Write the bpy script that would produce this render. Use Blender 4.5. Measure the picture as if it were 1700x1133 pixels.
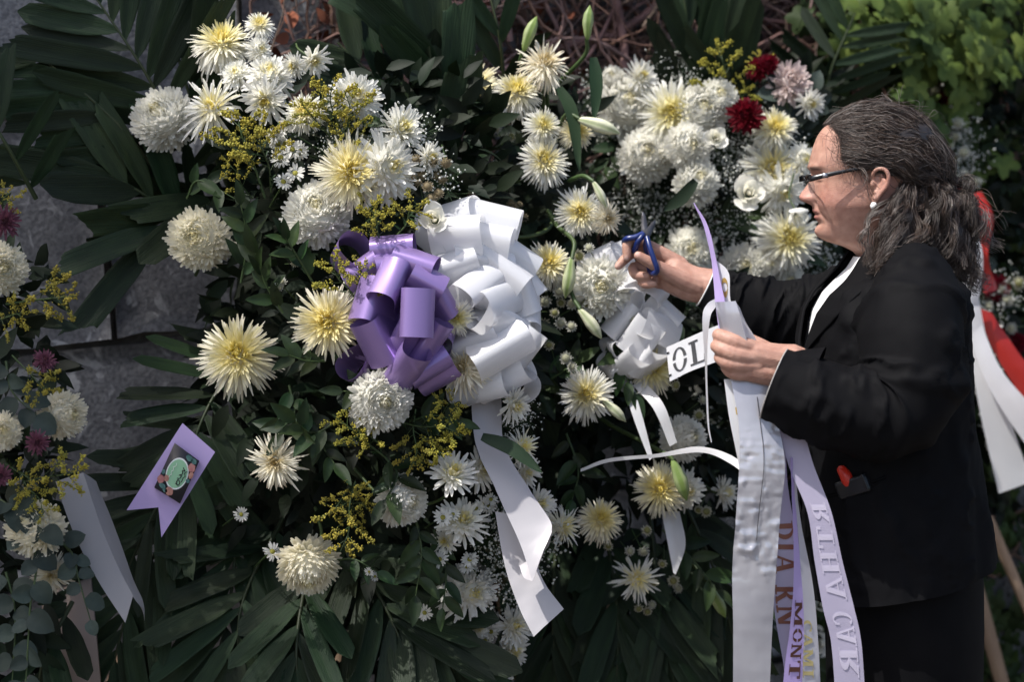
import bpy, bmesh, math, random
import numpy as np
from mathutils import Vector, Matrix, Quaternion

# ------------------------------------------------------------------ camera, sky, sun, exposure
scene = bpy.context.scene
for o in list(bpy.data.objects):
    bpy.data.objects.remove(o)
col = scene.collection
FPX = 3606.0                                   # focal length in photo pixels (1700 wide)
CAM = np.array([0.0, 0.0, 1.5]); PITCH = math.radians(4.0)
cd = bpy.data.cameras.new('camera'); cam = bpy.data.objects.new('camera', cd); col.objects.link(cam)
cam.location = CAM; cam.rotation_euler = (math.radians(90) - PITCH, 0, 0)
cd.sensor_width = 36.0; cd.lens = 36.0 * FPX / 1700.0
cd.clip_start = 0.05; cd.clip_end = 200.0
cd.dof.use_dof = True; cd.dof.focus_distance = 3.46; cd.dof.aperture_fstop = 3.2
scene.camera = cam
world = bpy.data.worlds.new('World'); scene.world = world; world.use_nodes = True
SUN_DIR = Vector((-0.43, -0.27, 0.86)).normalized()        # towards the sun
_nt = world.node_tree
_sky = _nt.nodes.new('ShaderNodeTexSky'); _sky.sky_type = 'NISHITA'; _sky.sun_disc = False
_sky.dust_density = 3.0; _sky.air_density = .9; _sky.ozone_density = .8
_sky.sun_elevation = math.asin(SUN_DIR.z)
_sky.sun_rotation = math.atan2(SUN_DIR.x, SUN_DIR.y)
_nt.links.new(_sky.outputs[0], _nt.nodes['Background'].inputs[0])
_nt.nodes['Background'].inputs[1].default_value = 0.14
sl = bpy.data.lights.new('sun', 'SUN'); sl.energy = 3.6; sl.angle = math.radians(0.55); sl.color = (1.0, 0.965, 0.915)
so = bpy.data.objects.new('sun', sl); col.objects.link(so); so.location = (-2, -1.5, 6)
so.rotation_euler = SUN_DIR.to_track_quat('Z', 'Y').to_euler()
scene.view_settings.view_transform = 'Standard'; scene.view_settings.look = 'None'
scene.view_settings.gamma = 1.0; scene.view_settings.use_curve_mapping = False
scene.view_settings.exposure = 0.66

# ------------------------------------------------------------------ helpers
RNG = np.random.default_rng(7)
random.seed(7)
_f = np.array([0, math.cos(PITCH), -math.sin(PITCH)]); _u = np.array([0, math.sin(PITCH), math.cos(PITCH)]); _r = np.array([1.0, 0, 0])
def at(px, py, Y):
    """world point at depth Y (metres in front of the camera) seen along the ray of photo pixel (px, py)"""
    d = _f + _r * (px - 850.0) / FPX + _u * (566.5 - py) / FPX
    return CAM + d * (Y / d[1])
def mpp(Y): return Y / FPX
def nrm(v):
    v = np.asarray(v, float); n = np.linalg.norm(v, axis=-1, keepdims=True); return v / np.maximum(n, 1e-9)
def fbm(p, f=1.0, seed=0, oct=4):
    """cheap smooth noise on (N,3) points, about -1..1"""
    r = np.random.default_rng(1000 + seed); out = np.zeros(len(p)); a = 1.0; tot = 0
    for o in range(oct):
        for k in range(3):
            d = nrm(r.normal(size=3)); w = r.normal(size=3) * .6
            out += a * np.sin(p @ (d * f) * (1 + .2 * k) + r.uniform(0, 6.28) + np.sin(p @ (w * f)) * 1.3)
        tot += a * 1.7; a *= .5; f *= 2.1
    return out / tot
def smooth(e0, e1, x):
    t = np.clip((np.asarray(x, float) - e0) / (e1 - e0), 0, 1); return t * t * (3 - 2 * t)

def mesh_np(name, v, f, mat=None, colr=None, flat=False):
    """v (N,3); f (M,3|4) int array or a list of such arrays / polygons"""
    me = bpy.data.meshes.new(name)
    v = np.asarray(v, np.float32)
    fl = f if isinstance(f, list) else [f]
    loops = []; starts = []; tot = []; n = 0
    for a in fl:
        a = np.asarray(a, np.int32)
        if a.ndim == 1: a = a[None]
        loops.append(a.ravel()); k = a.shape[1]
        starts.append(n + np.arange(len(a)) * k); tot.append(np.full(len(a), k)); n += a.size
    loops = np.concatenate(loops); starts = np.concatenate(starts); tot = np.concatenate(tot)
    me.vertices.add(len(v)); me.vertices.foreach_set('co', v.ravel())
    me.loops.add(len(loops)); me.loops.foreach_set('vertex_index', loops.astype(np.int32))
    me.polygons.add(len(starts)); me.polygons.foreach_set('loop_start', starts.astype(np.int32))
    me.polygons.foreach_set('loop_total', tot.astype(np.int32))
    if not flat: me.polygons.foreach_set('use_smooth', np.ones(len(starts), bool))
    me.update(calc_edges=True)
    if colr is not None:
        at_ = me.color_attributes.new('Col', 'FLOAT_COLOR', 'POINT')
        c = np.ones((len(v), 4), np.float32); c[:, :3] = colr; at_.data.foreach_set('color', c.ravel())
    if mat: me.materials.append(mat)
    return me

class MB:
    """collects pieces into ONE mesh"""
    def __init__(s): s.v = []; s.f = []; s.c = []; s.n = 0
    def add(s, v, f, c=None):
        v = np.asarray(v, float); fl = f if isinstance(f, list) else [f]
        for a in fl:
            a = np.asarray(a, int)
            s.f.append((a if a.ndim > 1 else a[None]) + s.n)
        s.v.append(v); s.n += len(v)
        s.c.append(np.broadcast_to(np.asarray((1, 1, 1) if c is None else c, float), (len(v), 3)))
        return s
    def mesh(s, name, mat, off=(0, 0, 0), flat=False, colr=False):
        return mesh_np(name, np.concatenate(s.v) - np.asarray(off), s.f, mat, np.concatenate(s.c) if colr else None, flat)

def link(name, data, parent=None, loc=None):
    o = bpy.data.objects.new(name, data); col.objects.link(o)
    if parent is not None: o.parent = parent
    if loc is not None: o.location = loc
    return o
def thing(name, label, cat, loc=(0, 0, 0), group=None):
    o = link(name, None, None, loc); o.empty_display_size = .02
    o['label'] = label; o['category'] = cat
    if group: o['group'] = group
    return o
def base_of(t):
    p = np.zeros(3)
    while t is not None: p += np.array(t.location); t = t.parent
    return p
def part(name, mb, mat, parent, label=None, kind=None, flat=False, colr=False):
    """a part built in world coordinates under an unrotated thing"""
    o = link(name, mb.mesh(name, mat, base_of(parent), flat, colr), parent)
    if label: o['label'] = label
    if kind: o['kind'] = kind
    return o
def structure(name, me): o = link(name, me); o['kind'] = 'structure'; return o

def grid_faces(nu, nv, wrap_u=False, wrap_v=False, off=0):
    iu = np.arange(nu if wrap_u else nu - 1); iv = np.arange(nv if wrap_v else nv - 1)
    a, b = np.meshgrid(iu, iv, indexing='ij'); a2 = (a + 1) % nu; b2 = (b + 1) % nv
    return np.stack([a * nv + b, a2 * nv + b, a2 * nv + b2, a * nv + b2], -1).reshape(-1, 4) + off
def frames(P):
    """parallel-transport frames for batches of polylines P (N,M,3): returns T,A,B"""
    T = np.gradient(P, axis=1); T = nrm(T)
    A = np.zeros_like(T)
    ref = np.where(np.abs(T[:, 0, 2:3]) < .9, np.array([[0, 0, 1.0]]), np.array([[1.0, 0, 0]]))
    a = nrm(np.cross(T[:, 0], ref)); A[:, 0] = a
    for j in range(1, P.shape[1]):
        a = A[:, j - 1] - T[:, j] * np.sum(A[:, j - 1] * T[:, j], -1, keepdims=True); A[:, j] = nrm(a)
    return T, A, np.cross(T, A)
def tubes(P, R, sides=3):
    """tubes round polylines P (N,M,3) with radii R -> v, f"""
    P = np.asarray(P, float)
    if P.ndim == 2: P = P[None]
    N, M, _ = P.shape; R = np.broadcast_to(np.asarray(R, float), (N, M))
    T, A, B = frames(P)
    an = np.arange(sides) * 2 * math.pi / sides
    V = P[:, :, None] + R[:, :, None, None] * (A[:, :, None] * np.cos(an)[:, None] + B[:, :, None] * np.sin(an)[:, None])
    f0 = grid_faces(M, sides, False, True)
    F = (f0[None] + (np.arange(N) * M * sides)[:, None, None]).reshape(-1, 4)
    return V.reshape(-1, 3), F
def catmull(pts, n):
    pts = np.asarray(pts, float); k = len(pts)
    if k == 2: return pts[0] + (pts[1] - pts[0]) * np.linspace(0, 1, n)[:, None]
    p = np.vstack([2 * pts[0] - pts[1], pts, 2 * pts[-1] - pts[-2]])
    t = np.linspace(0, k - 1 - 1e-6, n); i = t.astype(int); u = (t - i)[:, None]
    a, b, c, d = p[i], p[i + 1], p[i + 2], p[i + 3]
    return .5 * (2 * b + (c - a) * u + (2 * a - 5 * b + 4 * c - d) * u ** 2 + (3 * b - a - 3 * c + d) * u ** 3)
def blob(c, r, nu=10, nv=14, rot=None):
    """closed ellipsoid"""
    th = np.linspace(0, math.pi, nu); ph = np.arange(nv) * 2 * math.pi / nv
    V = np.stack([np.sin(th)[:, None] * np.cos(ph), np.sin(th)[:, None] * np.sin(ph), np.cos(th)[:, None] * np.ones(nv)], -1).reshape(-1, 3) * np.asarray(r)
    if rot is not None: V = V @ np.asarray(rot).T
    return V + np.asarray(c), grid_faces(nu, nv, False, True)
def capsule_chain(pts, rad, sides=12, sub=5):
    """closed rounded tube through points with interpolated radii"""
    P = catmull(np.column_stack([np.asarray(pts, float), np.asarray(rad, float)]), (len(pts) - 1) * sub + 1)
    R = P[:, 3]; P = P[:, :3]
    t0 = nrm(P[0] - P[1]); t1 = nrm(P[-1] - P[-2]); k = np.array([1.0, .8, .45])
    s = np.sqrt(1 - k ** 2)
    Pa = [P[0] + t0 * R[0] * q for q in (.998, .89, .6)]; Pb = [P[-1] + t1 * R[-1] * q for q in (.6, .89, .998)]
    Ra = [R[0] * q for q in (.02, .45, .8)]; Rb = [R[-1] * q for q in (.8, .45, .02)]
    P = np.vstack([Pa, P, Pb]); R = np.concatenate([Ra, R, Rb])
    v, f = tubes(P, R[None], sides)
    n = len(P)
    return v, [f, np.arange(sides)[::-1][None], (np.arange(sides) + (n - 1) * sides)[None]]
def box(c, s, rot=None):
    v = np.array([[x, y, z] for x in (-.5, .5) for y in (-.5, .5) for z in (-.5, .5)]) * np.asarray(s)
    if rot is not None: v = v @ np.asarray(rot).T
    return v + np.asarray(c), np.array([[0, 1, 3, 2], [4, 6, 7, 5], [0, 4, 5, 1], [2, 3, 7, 6], [0, 2, 6, 4], [1, 5, 7, 3]])
def rot_to(z, roll=0.0):
    """3x3 matrix taking +Z to z"""
    q = Vector((0, 0, 1)).rotation_difference(Vector(z).normalized()) @ Quaternion((0, 0, 1), roll)
    return np.array(q.to_matrix())

# ------------------------------------------------------------------ materials
def new_mat(name):
    m = bpy.data.materials.new(name); m.use_nodes = True
    return m, m.node_tree, m.node_tree.nodes['Principled BSDF']
def mat(name, c1, c2=None, scale=20.0, rough=.6, spec=.4, attr=False, trans=0.0, bump=0.0, bscale=None, rand=0.0, metal=0.0, sheen=0.0, sss=0.0, coat=0.0, detail=4.0, aniso=0.0):
    m, nt, p = new_mat(name); N = nt.nodes; L = nt.links
    tc = N.new('ShaderNodeTexCoord')
    nz = N.new('ShaderNodeTexNoise'); nz.inputs['Scale'].default_value = scale; nz.inputs['Detail'].default_value = detail
    L.new(tc.outputs['Object'], nz.inputs['Vector'])
    mx = N.new('ShaderNodeMix'); mx.data_type = 'RGBA'
    rp = N.new('ShaderNodeMapRange'); rp.inputs[1].default_value = .3; rp.inputs[2].default_value = .7
    L.new(nz.outputs['Fac'], rp.inputs[0]); L.new(rp.outputs[0], mx.inputs['Factor'])
    c2 = c2 or c1
    mx.inputs['A'].default_value = (*c1, 1); mx.inputs['B'].default_value = (*c2, 1)
    out = mx.outputs['Result']
    if attr:
        va = N.new('ShaderNodeVertexColor'); va.layer_name = 'Col'
        mu = N.new('ShaderNodeMix'); mu.data_type = 'RGBA'; mu.blend_type = 'MULTIPLY'; mu.inputs['Factor'].default_value = 1
        L.new(va.outputs['Color'], mu.inputs['A']); L.new(out, mu.inputs['B']); out = mu.outputs['Result']
    if rand:
        oi = N.new('ShaderNodeObjectInfo'); hs = N.new('ShaderNodeHueSaturation')
        mr = N.new('ShaderNodeMapRange'); mr.inputs[3].default_value = 1 - rand; mr.inputs[4].default_value = 1 + rand
        L.new(oi.outputs['Random'], mr.inputs[0]); L.new(mr.outputs[0], hs.inputs['Value'])
        mh = N.new('ShaderNodeMapRange'); mh.inputs[3].default_value = .5 - rand * .06; mh.inputs[4].default_value = .5 + rand * .06
        sr = N.new('ShaderNodeMath'); sr.operation = 'FRACT'; s2 = N.new('ShaderNodeMath'); s2.operation = 'MULTIPLY'; s2.inputs[1].default_value = 7.31
        L.new(oi.outputs['Random'], s2.inputs[0]); L.new(s2.outputs[0], sr.inputs[0]); L.new(sr.outputs[0], mh.inputs[0]); L.new(mh.outputs[0], hs.inputs['Hue'])
        L.new(out, hs.inputs['Color']); out = hs.outputs['Color']
    L.new(out, p.inputs['Base Color'])
    p.inputs['Roughness'].default_value = rough; p.inputs['Specular IOR Level'].default_value = spec; p.inputs['Metallic'].default_value = metal
    if sheen: p.inputs['Sheen Weight'].default_value = sheen; p.inputs['Sheen Roughness'].default_value = .4
    if coat: p.inputs['Coat Weight'].default_value = coat; p.inputs['Coat Roughness'].default_value = .15
    if aniso: p.inputs['Anisotropic'].default_value = aniso
    if sss:
        p.inputs['Subsurface Weight'].default_value = sss; p.inputs['Subsurface Radius'].default_value = (.012, .005, .0025); p.inputs['Subsurface Scale'].default_value = .6
    if bump:
        b2 = N.new('ShaderNodeTexNoise'); b2.inputs['Scale'].default_value = bscale or scale * 4; b2.inputs['Detail'].default_value = 6
        L.new(tc.outputs['Object'], b2.inputs['Vector'])
        bp = N.new('ShaderNodeBump'); bp.inputs['Strength'].default_value = bump; bp.inputs['Distance'].default_value = .004
        L.new(b2.outputs['Fac'], bp.inputs['Height']); L.new(bp.outputs[0], p.inputs['Normal'])
    if trans:
        tr = N.new('ShaderNodeBsdfTranslucent'); ms = N.new('ShaderNodeMixShader'); ms.inputs[0].default_value = trans
        L.new(out, tr.inputs['Color']); L.new(p.outputs[0], ms.inputs[1]); L.new(tr.outputs[0], ms.inputs[2])
        L.new(ms.outputs[0], N['Material Output'].inputs['Surface'])
    return m
M = {}
M['petal'] = mat('petal', (1, 1, 1), (.93, .92, .88), 6, .55, .25, attr=True, trans=.44, rand=.05)
M['stem'] = mat('flower_stem', (.05, .085, .024), (.035, .06, .02), 8, .5, .4, rand=.2)
def palm_mat():
    m = mat('palm_leaf', (.0095, .021, .009), (.019, .037, .014), 2.5, .55, .25, trans=.08, rand=.42); nt = m.node_tree; N = nt.nodes; L = nt.links; p = N['Principled BSDF']
    tc = N.new('ShaderNodeTexCoord'); mp = N.new('ShaderNodeMapping'); mp.inputs['Scale'].default_value = (1.2, 24, 1); nz = N.new('ShaderNodeTexNoise'); nz.inputs['Scale'].default_value = 1.0; nz.inputs['Detail'].default_value = 3
    L.new(tc.outputs['Object'], mp.inputs[0]); L.new(mp.outputs[0], nz.inputs['Vector']); bp = N.new('ShaderNodeBump'); bp.inputs['Strength'].default_value = .2; bp.inputs['Distance'].default_value = .03; L.new(nz.outputs['Fac'], bp.inputs['Height']); L.new(bp.outputs[0], p.inputs['Normal'])
    mr = N.new('ShaderNodeMapRange'); mr.inputs[1].default_value = .3; mr.inputs[2].default_value = .7; mr.inputs[3].default_value = .72; mr.inputs[4].default_value = 1.25; L.new(nz.outputs['Fac'], mr.inputs[0])
    src = p.inputs['Base Color'].links[0].from_socket; mu = N.new('ShaderNodeMix'); mu.data_type = 'RGBA'; mu.blend_type = 'MULTIPLY'; mu.inputs['Factor'].default_value = 1; L.new(src, mu.inputs['A']); L.new(mr.outputs[0], mu.inputs['B']); L.new(mu.outputs['Result'], p.inputs['Base Color'])
    return m
M['palm'] = palm_mat()
M['rachis'] = mat('palm_rachis', (.035, .048, .018), (.025, .04, .016), 6, .5, .4, rand=.2)
M['leafmass'] = mat('leaf_mass', (1, 1, 1), (.7, .75, .7), 30, .6, .2, attr=True, trans=.10)
M['sprig'] = mat('sprig_leaf', (.013, .027, .009), (.021, .04, .012), 3, .5, .25, trans=.10, rand=.5)
M['euc'] = mat('eucalyptus_leaf', (.030, .045, .038), (.042, .058, .048), 3, .65, .25, trans=.05, rand=.3)
M['gold'] = mat('goldenrod_floret', (.44, .36, .05), (.30, .29, .06), 5, .7, .2, trans=.15, rand=.15)
M['gyp'] = mat('babys_breath_floret', (.78, .78, .74), (.62, .64, .58), 8, .6, .2, trans=.2)
M['gypstem'] = mat('babys_breath_stem', (.06, .10, .045), None, 8, .6, .2)
M['bud'] = mat('lily_bud', (1, 1, 1), (.85, .9, .8), 9, .45, .4, attr=True, trans=.1, rand=.08)
M['satin_purple'] = mat('purple_satin', (.31, .215, .47), (.28, .19, .43), 5, .30, .6, aniso=.6, trans=.08, metal=.4)
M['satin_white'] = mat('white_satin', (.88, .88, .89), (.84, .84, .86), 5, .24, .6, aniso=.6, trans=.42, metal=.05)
M['satin_lilac'] = mat('lilac_satin', (.48, .38, .68), (.45, .35, .64), 5, .4, .4, trans=.15)
M['satin_red'] = mat('red_satin', (.42, .022, .014), (.34, .015, .01), 5, .35, .5, trans=.12)
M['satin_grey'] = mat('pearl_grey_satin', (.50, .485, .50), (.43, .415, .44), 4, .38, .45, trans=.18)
M['satin_shade'] = mat('shaded_white_satin', (.33, .32, .32), (.27, .26, .265), 4, .42, .4, trans=.15)  # white satin darkened, with the lower left's shade put into its colour
M['silver'] = mat('silver_cellophane_ribbon', (.56, .56, .60), (.40, .40, .45), 9, .2, .7, trans=.25, metal=.3)
M['sheer'] = mat('sheer_lilac_ribbon', (.52, .48, .62), (.48, .44, .58), 5, .4, .4, trans=.3)
M['sheerwhite'] = mat('sheer_white_ribbon', (.66, .66, .70), (.6, .6, .66), 5, .4, .4, trans=.3)
M['wood'] = mat('easel_wood', (.30, .21, .14), (.22, .15, .10), 7, .7, .25, bump=.2)
M['bark'] = mat('dead_vine_bark', (.19, .135, .115), (.09, .062, .055), 12, .85, .15, bump=.3, attr=True)
M['ivy'] = mat('ivy_leaf', (.085, .112, .034), (.055, .082, .027), 4, .6, .2, attr=True, trans=.3)
# ------------------------------------------------------------------ the setting: ground, block wall, vines, ivy
gv, gf = [], []
g = 40
xs = np.linspace(-40, 40, g); GX, GY = np.meshgrid(xs, xs + 30, indexing='ij')
gp = np.stack([GX, GY, 0 * GX], -1).reshape(-1, 3); gp[:, 2] = fbm(gp, .8, 3) * .015 - .015
M['ground'] = mat('packed_earth_paving', (.16, .14, .12), (.10, .09, .08), 3, .9, .2, bump=.4, bscale=60)
structure('ground', mesh_np('ground', gp, grid_faces(g, g), M['ground']))

WA = math.radians(25.0)
W_U = np.array([math.cos(WA), math.sin(WA), 0.0]); W_N = np.array([math.sin(WA), -math.cos(WA), 0.0])
W_O = np.array([-0.9, 3.95, 0.0])
def wall_hit(px, py, off=0.0):
    d = at(px, py, 1.0) - CAM; o = W_O + W_N * off
    t = np.dot(o - CAM, W_N) / np.dot(d, W_N); return CAM + d * t
tilt = math.radians(5.2)
TU = W_U * math.cos(tilt) + np.array([0, 0, 1]) * math.sin(tilt); TV = -W_U * math.sin(tilt) + np.array([0, 0, 1]) * math.cos(tilt)
def conc_mat():
    m, nt, p = new_mat('weathered_concrete_block'); N = nt.nodes; L = nt.links
    tc = N.new('ShaderNodeTexCoord'); g_ = N.new('ShaderNodeNewGeometry')
    n1 = N.new('ShaderNodeTexNoise'); n1.inputs['Scale'].default_value = 5; n1.inputs['Detail'].default_value = 8; n1.inputs['Roughness'].default_value = .7
    n2 = N.new('ShaderNodeTexNoise'); n2.inputs['Scale'].default_value = 130; n2.inputs['Detail'].default_value = 3
    n3 = N.new('ShaderNodeTexNoise'); n3.inputs['Scale'].default_value = 14; n3.inputs['Detail'].default_value = 6; n3.inputs['Distortion'].default_value = 1.5
    for n in (n1, n2, n3): L.new(g_.outputs['Position'], n.inputs['Vector'])
    r1 = N.new('ShaderNodeValToRGB'); r1.color_ramp.elements[0].color = (.115, .115, .12, 1); r1.color_ramp.elements[1].color = (.27, .27, .275, 1)
    r1.color_ramp.elements[0].position = .3; r1.color_ramp.elements[1].position = .72; L.new(n1.outputs['Fac'], r1.inputs[0])
    r2 = N.new('ShaderNodeValToRGB'); r2.color_ramp.elements[0].position = .35; r2.color_ramp.elements[1].position = .6
    r2.color_ramp.elements[0].color = (.45, .45, .46, 1); r2.color_ramp.elements[1].color = (1, 1, 1, 1); L.new(n2.outputs['Fac'], r2.inputs[0])
    mu = N.new('ShaderNodeMix'); mu.data_type = 'RGBA'; mu.blend_type = 'MULTIPLY'; mu.inputs['Factor'].default_value = .8
    L.new(r1.outputs[0], mu.inputs['A']); L.new(r2.outputs[0], mu.inputs['B'])
    r3 = N.new('ShaderNodeValToRGB'); r3.color_ramp.elements[0].position = .60; r3.color_ramp.elements[1].position = .66; L.new(n3.outputs['Fac'], r3.inputs[0])
    ml = N.new('ShaderNodeMix'); ml.data_type = 'RGBA'; L.new(r3.outputs[0], ml.inputs['Factor'])
    L.new(mu.outputs['Result'], ml.inputs['A']); ml.inputs['B'].default_value = (.38, .38, .38, 1)
    L.new(ml.outputs['Result'], p.inputs['Base Color']); p.inputs['Roughness'].default_value = .9
    ad = N.new('ShaderNodeMath'); ad.operation = 'ADD'; L.new(n2.outputs['Fac'], ad.inputs[0]); L.new(n3.outputs['Fac'], ad.inputs[1])
    bp = N.new('ShaderNodeBump'); bp.inputs['Strength'].default_value = .5; bp.inputs['Distance'].default_value = .003
    L.new(ad.outputs[0], bp.inputs['Height']); L.new(bp.outputs[0], p.inputs['Normal'])
    return m
M['conc'] = conc_mat(); M['mortar'] = mat('dark_mortar', (.10, .095, .09), (.06, .055, .05), 40, .95, .1, bump=.5)
wl = thing('concrete_wall', 'grey concrete block wall behind the wreaths, bare at the left edge', 'wall', W_O + W_U * 1.5)
mbk = MB(); c = W_O + W_U * 1.6 - W_N * .17 + np.array([0, 0, 1.55]); R3 = np.column_stack([W_U, -W_N, [0, 0, 1]])
v, f = box(c, (7.4, .3, 3.3), R3); mbk.add(v, f); part('mortar_core', mbk, M['mortar'], wl, flat=True)
J0 = wall_hit(67, 583); BH = .43; BL = .60
def block_mesh(seed):
    r = np.random.default_rng(seed); n, m = 13, 10
    a, b = np.meshgrid(np.linspace(-.5, .5, n), np.linspace(-.5, .5, m), indexing='ij')
    ex = np.minimum(.5 - np.abs(a), (.5 - np.abs(b)) * BH / BL) * BL
    dep = np.where(ex < .001, -.05, np.where(ex < .03, .004, .012)) + r.normal(0, .0012, a.shape)
    x = a * (BL - .013); y = b * (BH - .013)
    x = x + r.normal(0, .002, a.shape) * (ex < .001); y = y + r.normal(0, .002, a.shape) * (ex < .001)
    sc = np.where(ex < .001, 1, 1); 
    V = x[..., None] * TU + y[..., None] * TV + dep[..., None] * W_N
    # edge ring doubled so the face keeps its size
    E = np.where((ex < .001)[..., None], V + W_N * .052, V)
    Vv = np.concatenate([E.reshape(-1, 3)]); F = grid_faces(n, m)
    idx = np.arange(n * m).reshape(n, m); rim = np.concatenate([idx[:, 0], idx[-1, 1:], idx[-2::-1, -1], idx[0, -2:0:-1]])
    back = V.reshape(-1, 3)[rim] - W_N * .01; k = len(rim); o = len(Vv)
    q = np.stack([rim, np.roll(rim, -1), o + (np.arange(k) + 1) % k, o + np.arange(k)], -1)
    return mesh_np('concrete_block', np.vstack([Vv, back]), [F, q], M['conc'])
bm_ = [block_mesh(s) for s in range(5)]
wb = base_of(wl)
for r_ in range(-4, 6):
    for k in range(-5, 10):
        cen = J0 + TV * (r_ + .5) * BH + TU * ((k + .5 * (r_ % 2)) * BL + .14 + (.5 - .0) * BL)
        u = np.dot(cen - W_O, W_U)
        if cen[2] < -.1 or cen[2] > 3.0 or u < -1.7 or u > 4.9: continue
        link('concrete_block', bm_[(r_ * 7 + k * 3) % 5], wl, cen - wb + W_N * .0)

# dead woody vine spread over the top of the wall
vt = thing('dead_vine', 'tangle of bare brown vine stems covering the wall top behind the flowers', 'vine', wall_hit(900, 200, .03))
def vine_walk(n, x0, x1, y0, y1, rmin, rmax, seed, steps=22, ln=.034, off=(.02, .10), up=.5):
    r = np.random.default_rng(seed)
    P = np.zeros((n, steps, 3)); 
    for i in range(n):
        p = wall_hit(r.uniform(x0, x1), r.uniform(y0, y1), r.uniform(*off)); a = r.normal(math.pi / 2, 1.0) if r.random() < up else r.uniform(0, 6.28); k = r.normal(0, .12)
        for j in range(steps):
            P[i, j] = p; a += k + r.normal(0, .22); k = k * .9 + r.normal(0, .05)
            p = p + (W_U * math.cos(a) + np.array([0, 0, 1]) * math.sin(a)) * ln + W_N * r.normal(0, .006)
    R = np.geomspace(rmin, rmax, n)[:, None] * np.linspace(1, .55, steps)[None]
    return P, R
mb = MB()
for (n, x0, x1, y0, y1, r0, r1, s, st, ln) in ((520, 430, 1560, -140, 230, .0012, .0035, 1, 24, .03), (130, 430, 1560, -140, 180, .003, .007, 2, 18, .05), (14, 400, 1500, -100, 160, .008, .014, 3, 16, .07), (120, 1250, 1900, -100, 900, .0012, .004, 4, 20, .035)):
    P, R = vine_walk(n, x0, x1, y0, y1, r0, r1, s, st, ln)
    ppx_ = 850 + FPX * P[:, :, 0] / (P[:, :, 1] * math.cos(PITCH) - (P[:, :, 2] - 1.5) * math.sin(PITCH)); ok = ppx_.min(1) > 415; P, R = P[ok], R[ok]; n = len(P)
    v, f = tubes(P, R, 5)
    rr = np.random.default_rng(s + 50); cc = rr.uniform(.6, 1.75, n)[:, None] * np.array([1, 1, 1]) * np.column_stack([rr.uniform(.95, 1.25, n), np.ones(n), rr.uniform(.85, 1.1, n)])
    mb.add(v, f, np.repeat(cc, P.shape[1] * 5, 0))
part('stems', mb, M['bark'], vt, kind='stuff', colr=True)

def leaf_verts(n_st=5, wid=.5, tipw=.0, fold=.12, droop=.25, base=.0):
    """unit leaf along +X, blade in XY, normal +Z ; (n_st*3) verts"""
    t = np.linspace(0, 1, n_st); w = np.sin(np.pi * (base + (1 - base) * t) ** .8) ** .9 * wid * .5; w[-1] = tipw * .5; w[0] = .02
    V = np.zeros((n_st, 3, 3)); V[:, :, 0] = t[:, None]; V[:, 0, 1] = w; V[:, 2, 1] = -w
    V[:, (0, 2), 2] = (fold * w)[:, None] * 2; V[:, :, 2] -= (droop * t ** 2)[:, None]
    return V.reshape(-1, 3), grid_faces(n_st, 3)
LV, LF = leaf_verts()
def leaf_cloud(P, L, Dir, Nor, colr, shape=None):
    """many leaves: positions, lengths, direction and normal vectors"""
    lv, lf = shape or (LV, LF)
    X = nrm(Dir); Z = nrm(Nor - X * np.sum(Nor * X, -1, keepdims=True)); Yv = np.cross(Z, X)
    V = P[:, None] + L[:, None, None] * (lv[None, :, 0:1] * X[:, None] + lv[None, :, 1:2] * Yv[:, None] + lv[None, :, 2:3] * Z[:, None])
    F = (lf[None] + (np.arange(len(P)) * len(lv))[:, None, None]).reshape(-1, lf.shape[1])
    return V.reshape(-1, 3), F, np.repeat(colr, len(lv), 0)

# a few dry russet leaves caught among the stems
r = np.random.default_rng(9); n = 150
P = np.array([wall_hit(a, b, c) for a, b, c in zip(r.uniform(430, 1350, n), r.uniform(-40, 150, n), r.uniform(.02, .06, n))])
mb = MB(); mb.add(*leaf_cloud(P, r.uniform(.02, .06, n), r.normal(size=(n, 3)), W_N + r.normal(0, .7, (n, 3)), r.uniform(.5, 1.4, (n, 1)) * np.array([[1.5, .75, .5]])))
part('dry_leaves', mb, M['bark'], vt, kind='stuff', colr=True)

# ivy at the right: single leaves coloured lighter for sunlight, before a darker mass
iv = thing('ivy', 'green ivy with pale sunlit lobed leaves hanging at the top right', 'ivy', wall_hit(1560, 900, .02))
def ivy_leaf(seed):
    r = np.random.default_rng(seed); a = np.linspace(-math.pi, math.pi, 21)[:-1]
    rad = .36 + .26 * np.abs(np.cos(2.5 * a)) ** 1.3 * (1 - .25 * np.abs(a) / math.pi) + r.normal(0, .015, 20)
    rad[0] = .12
    ring = np.stack([np.cos(a) * rad + .3, np.sin(a) * rad, -.35 * (np.cos(a) * rad) ** 2 + .18 * np.abs(np.sin(a) * rad) - .05], -1)
    mid = ring * .5 + np.array([.15, 0, .03]); cen = np.array([[.3, 0, -.02]])
    V = np.vstack([ring, mid, cen]); k = 20; i = np.arange(k); j = (i + 1) % k
    return V, [np.stack([i, j, j + k, i + k], -1), np.stack([i + k, j + k, np.full(k, 2 * k)], -1)]
ivm = []
for s in range(4):
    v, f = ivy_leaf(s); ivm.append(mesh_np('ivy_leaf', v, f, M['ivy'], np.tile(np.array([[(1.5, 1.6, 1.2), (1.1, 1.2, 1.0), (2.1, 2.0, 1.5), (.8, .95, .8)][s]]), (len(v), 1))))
r = np.random.default_rng(21); ib = base_of(iv); k = 0
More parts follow.
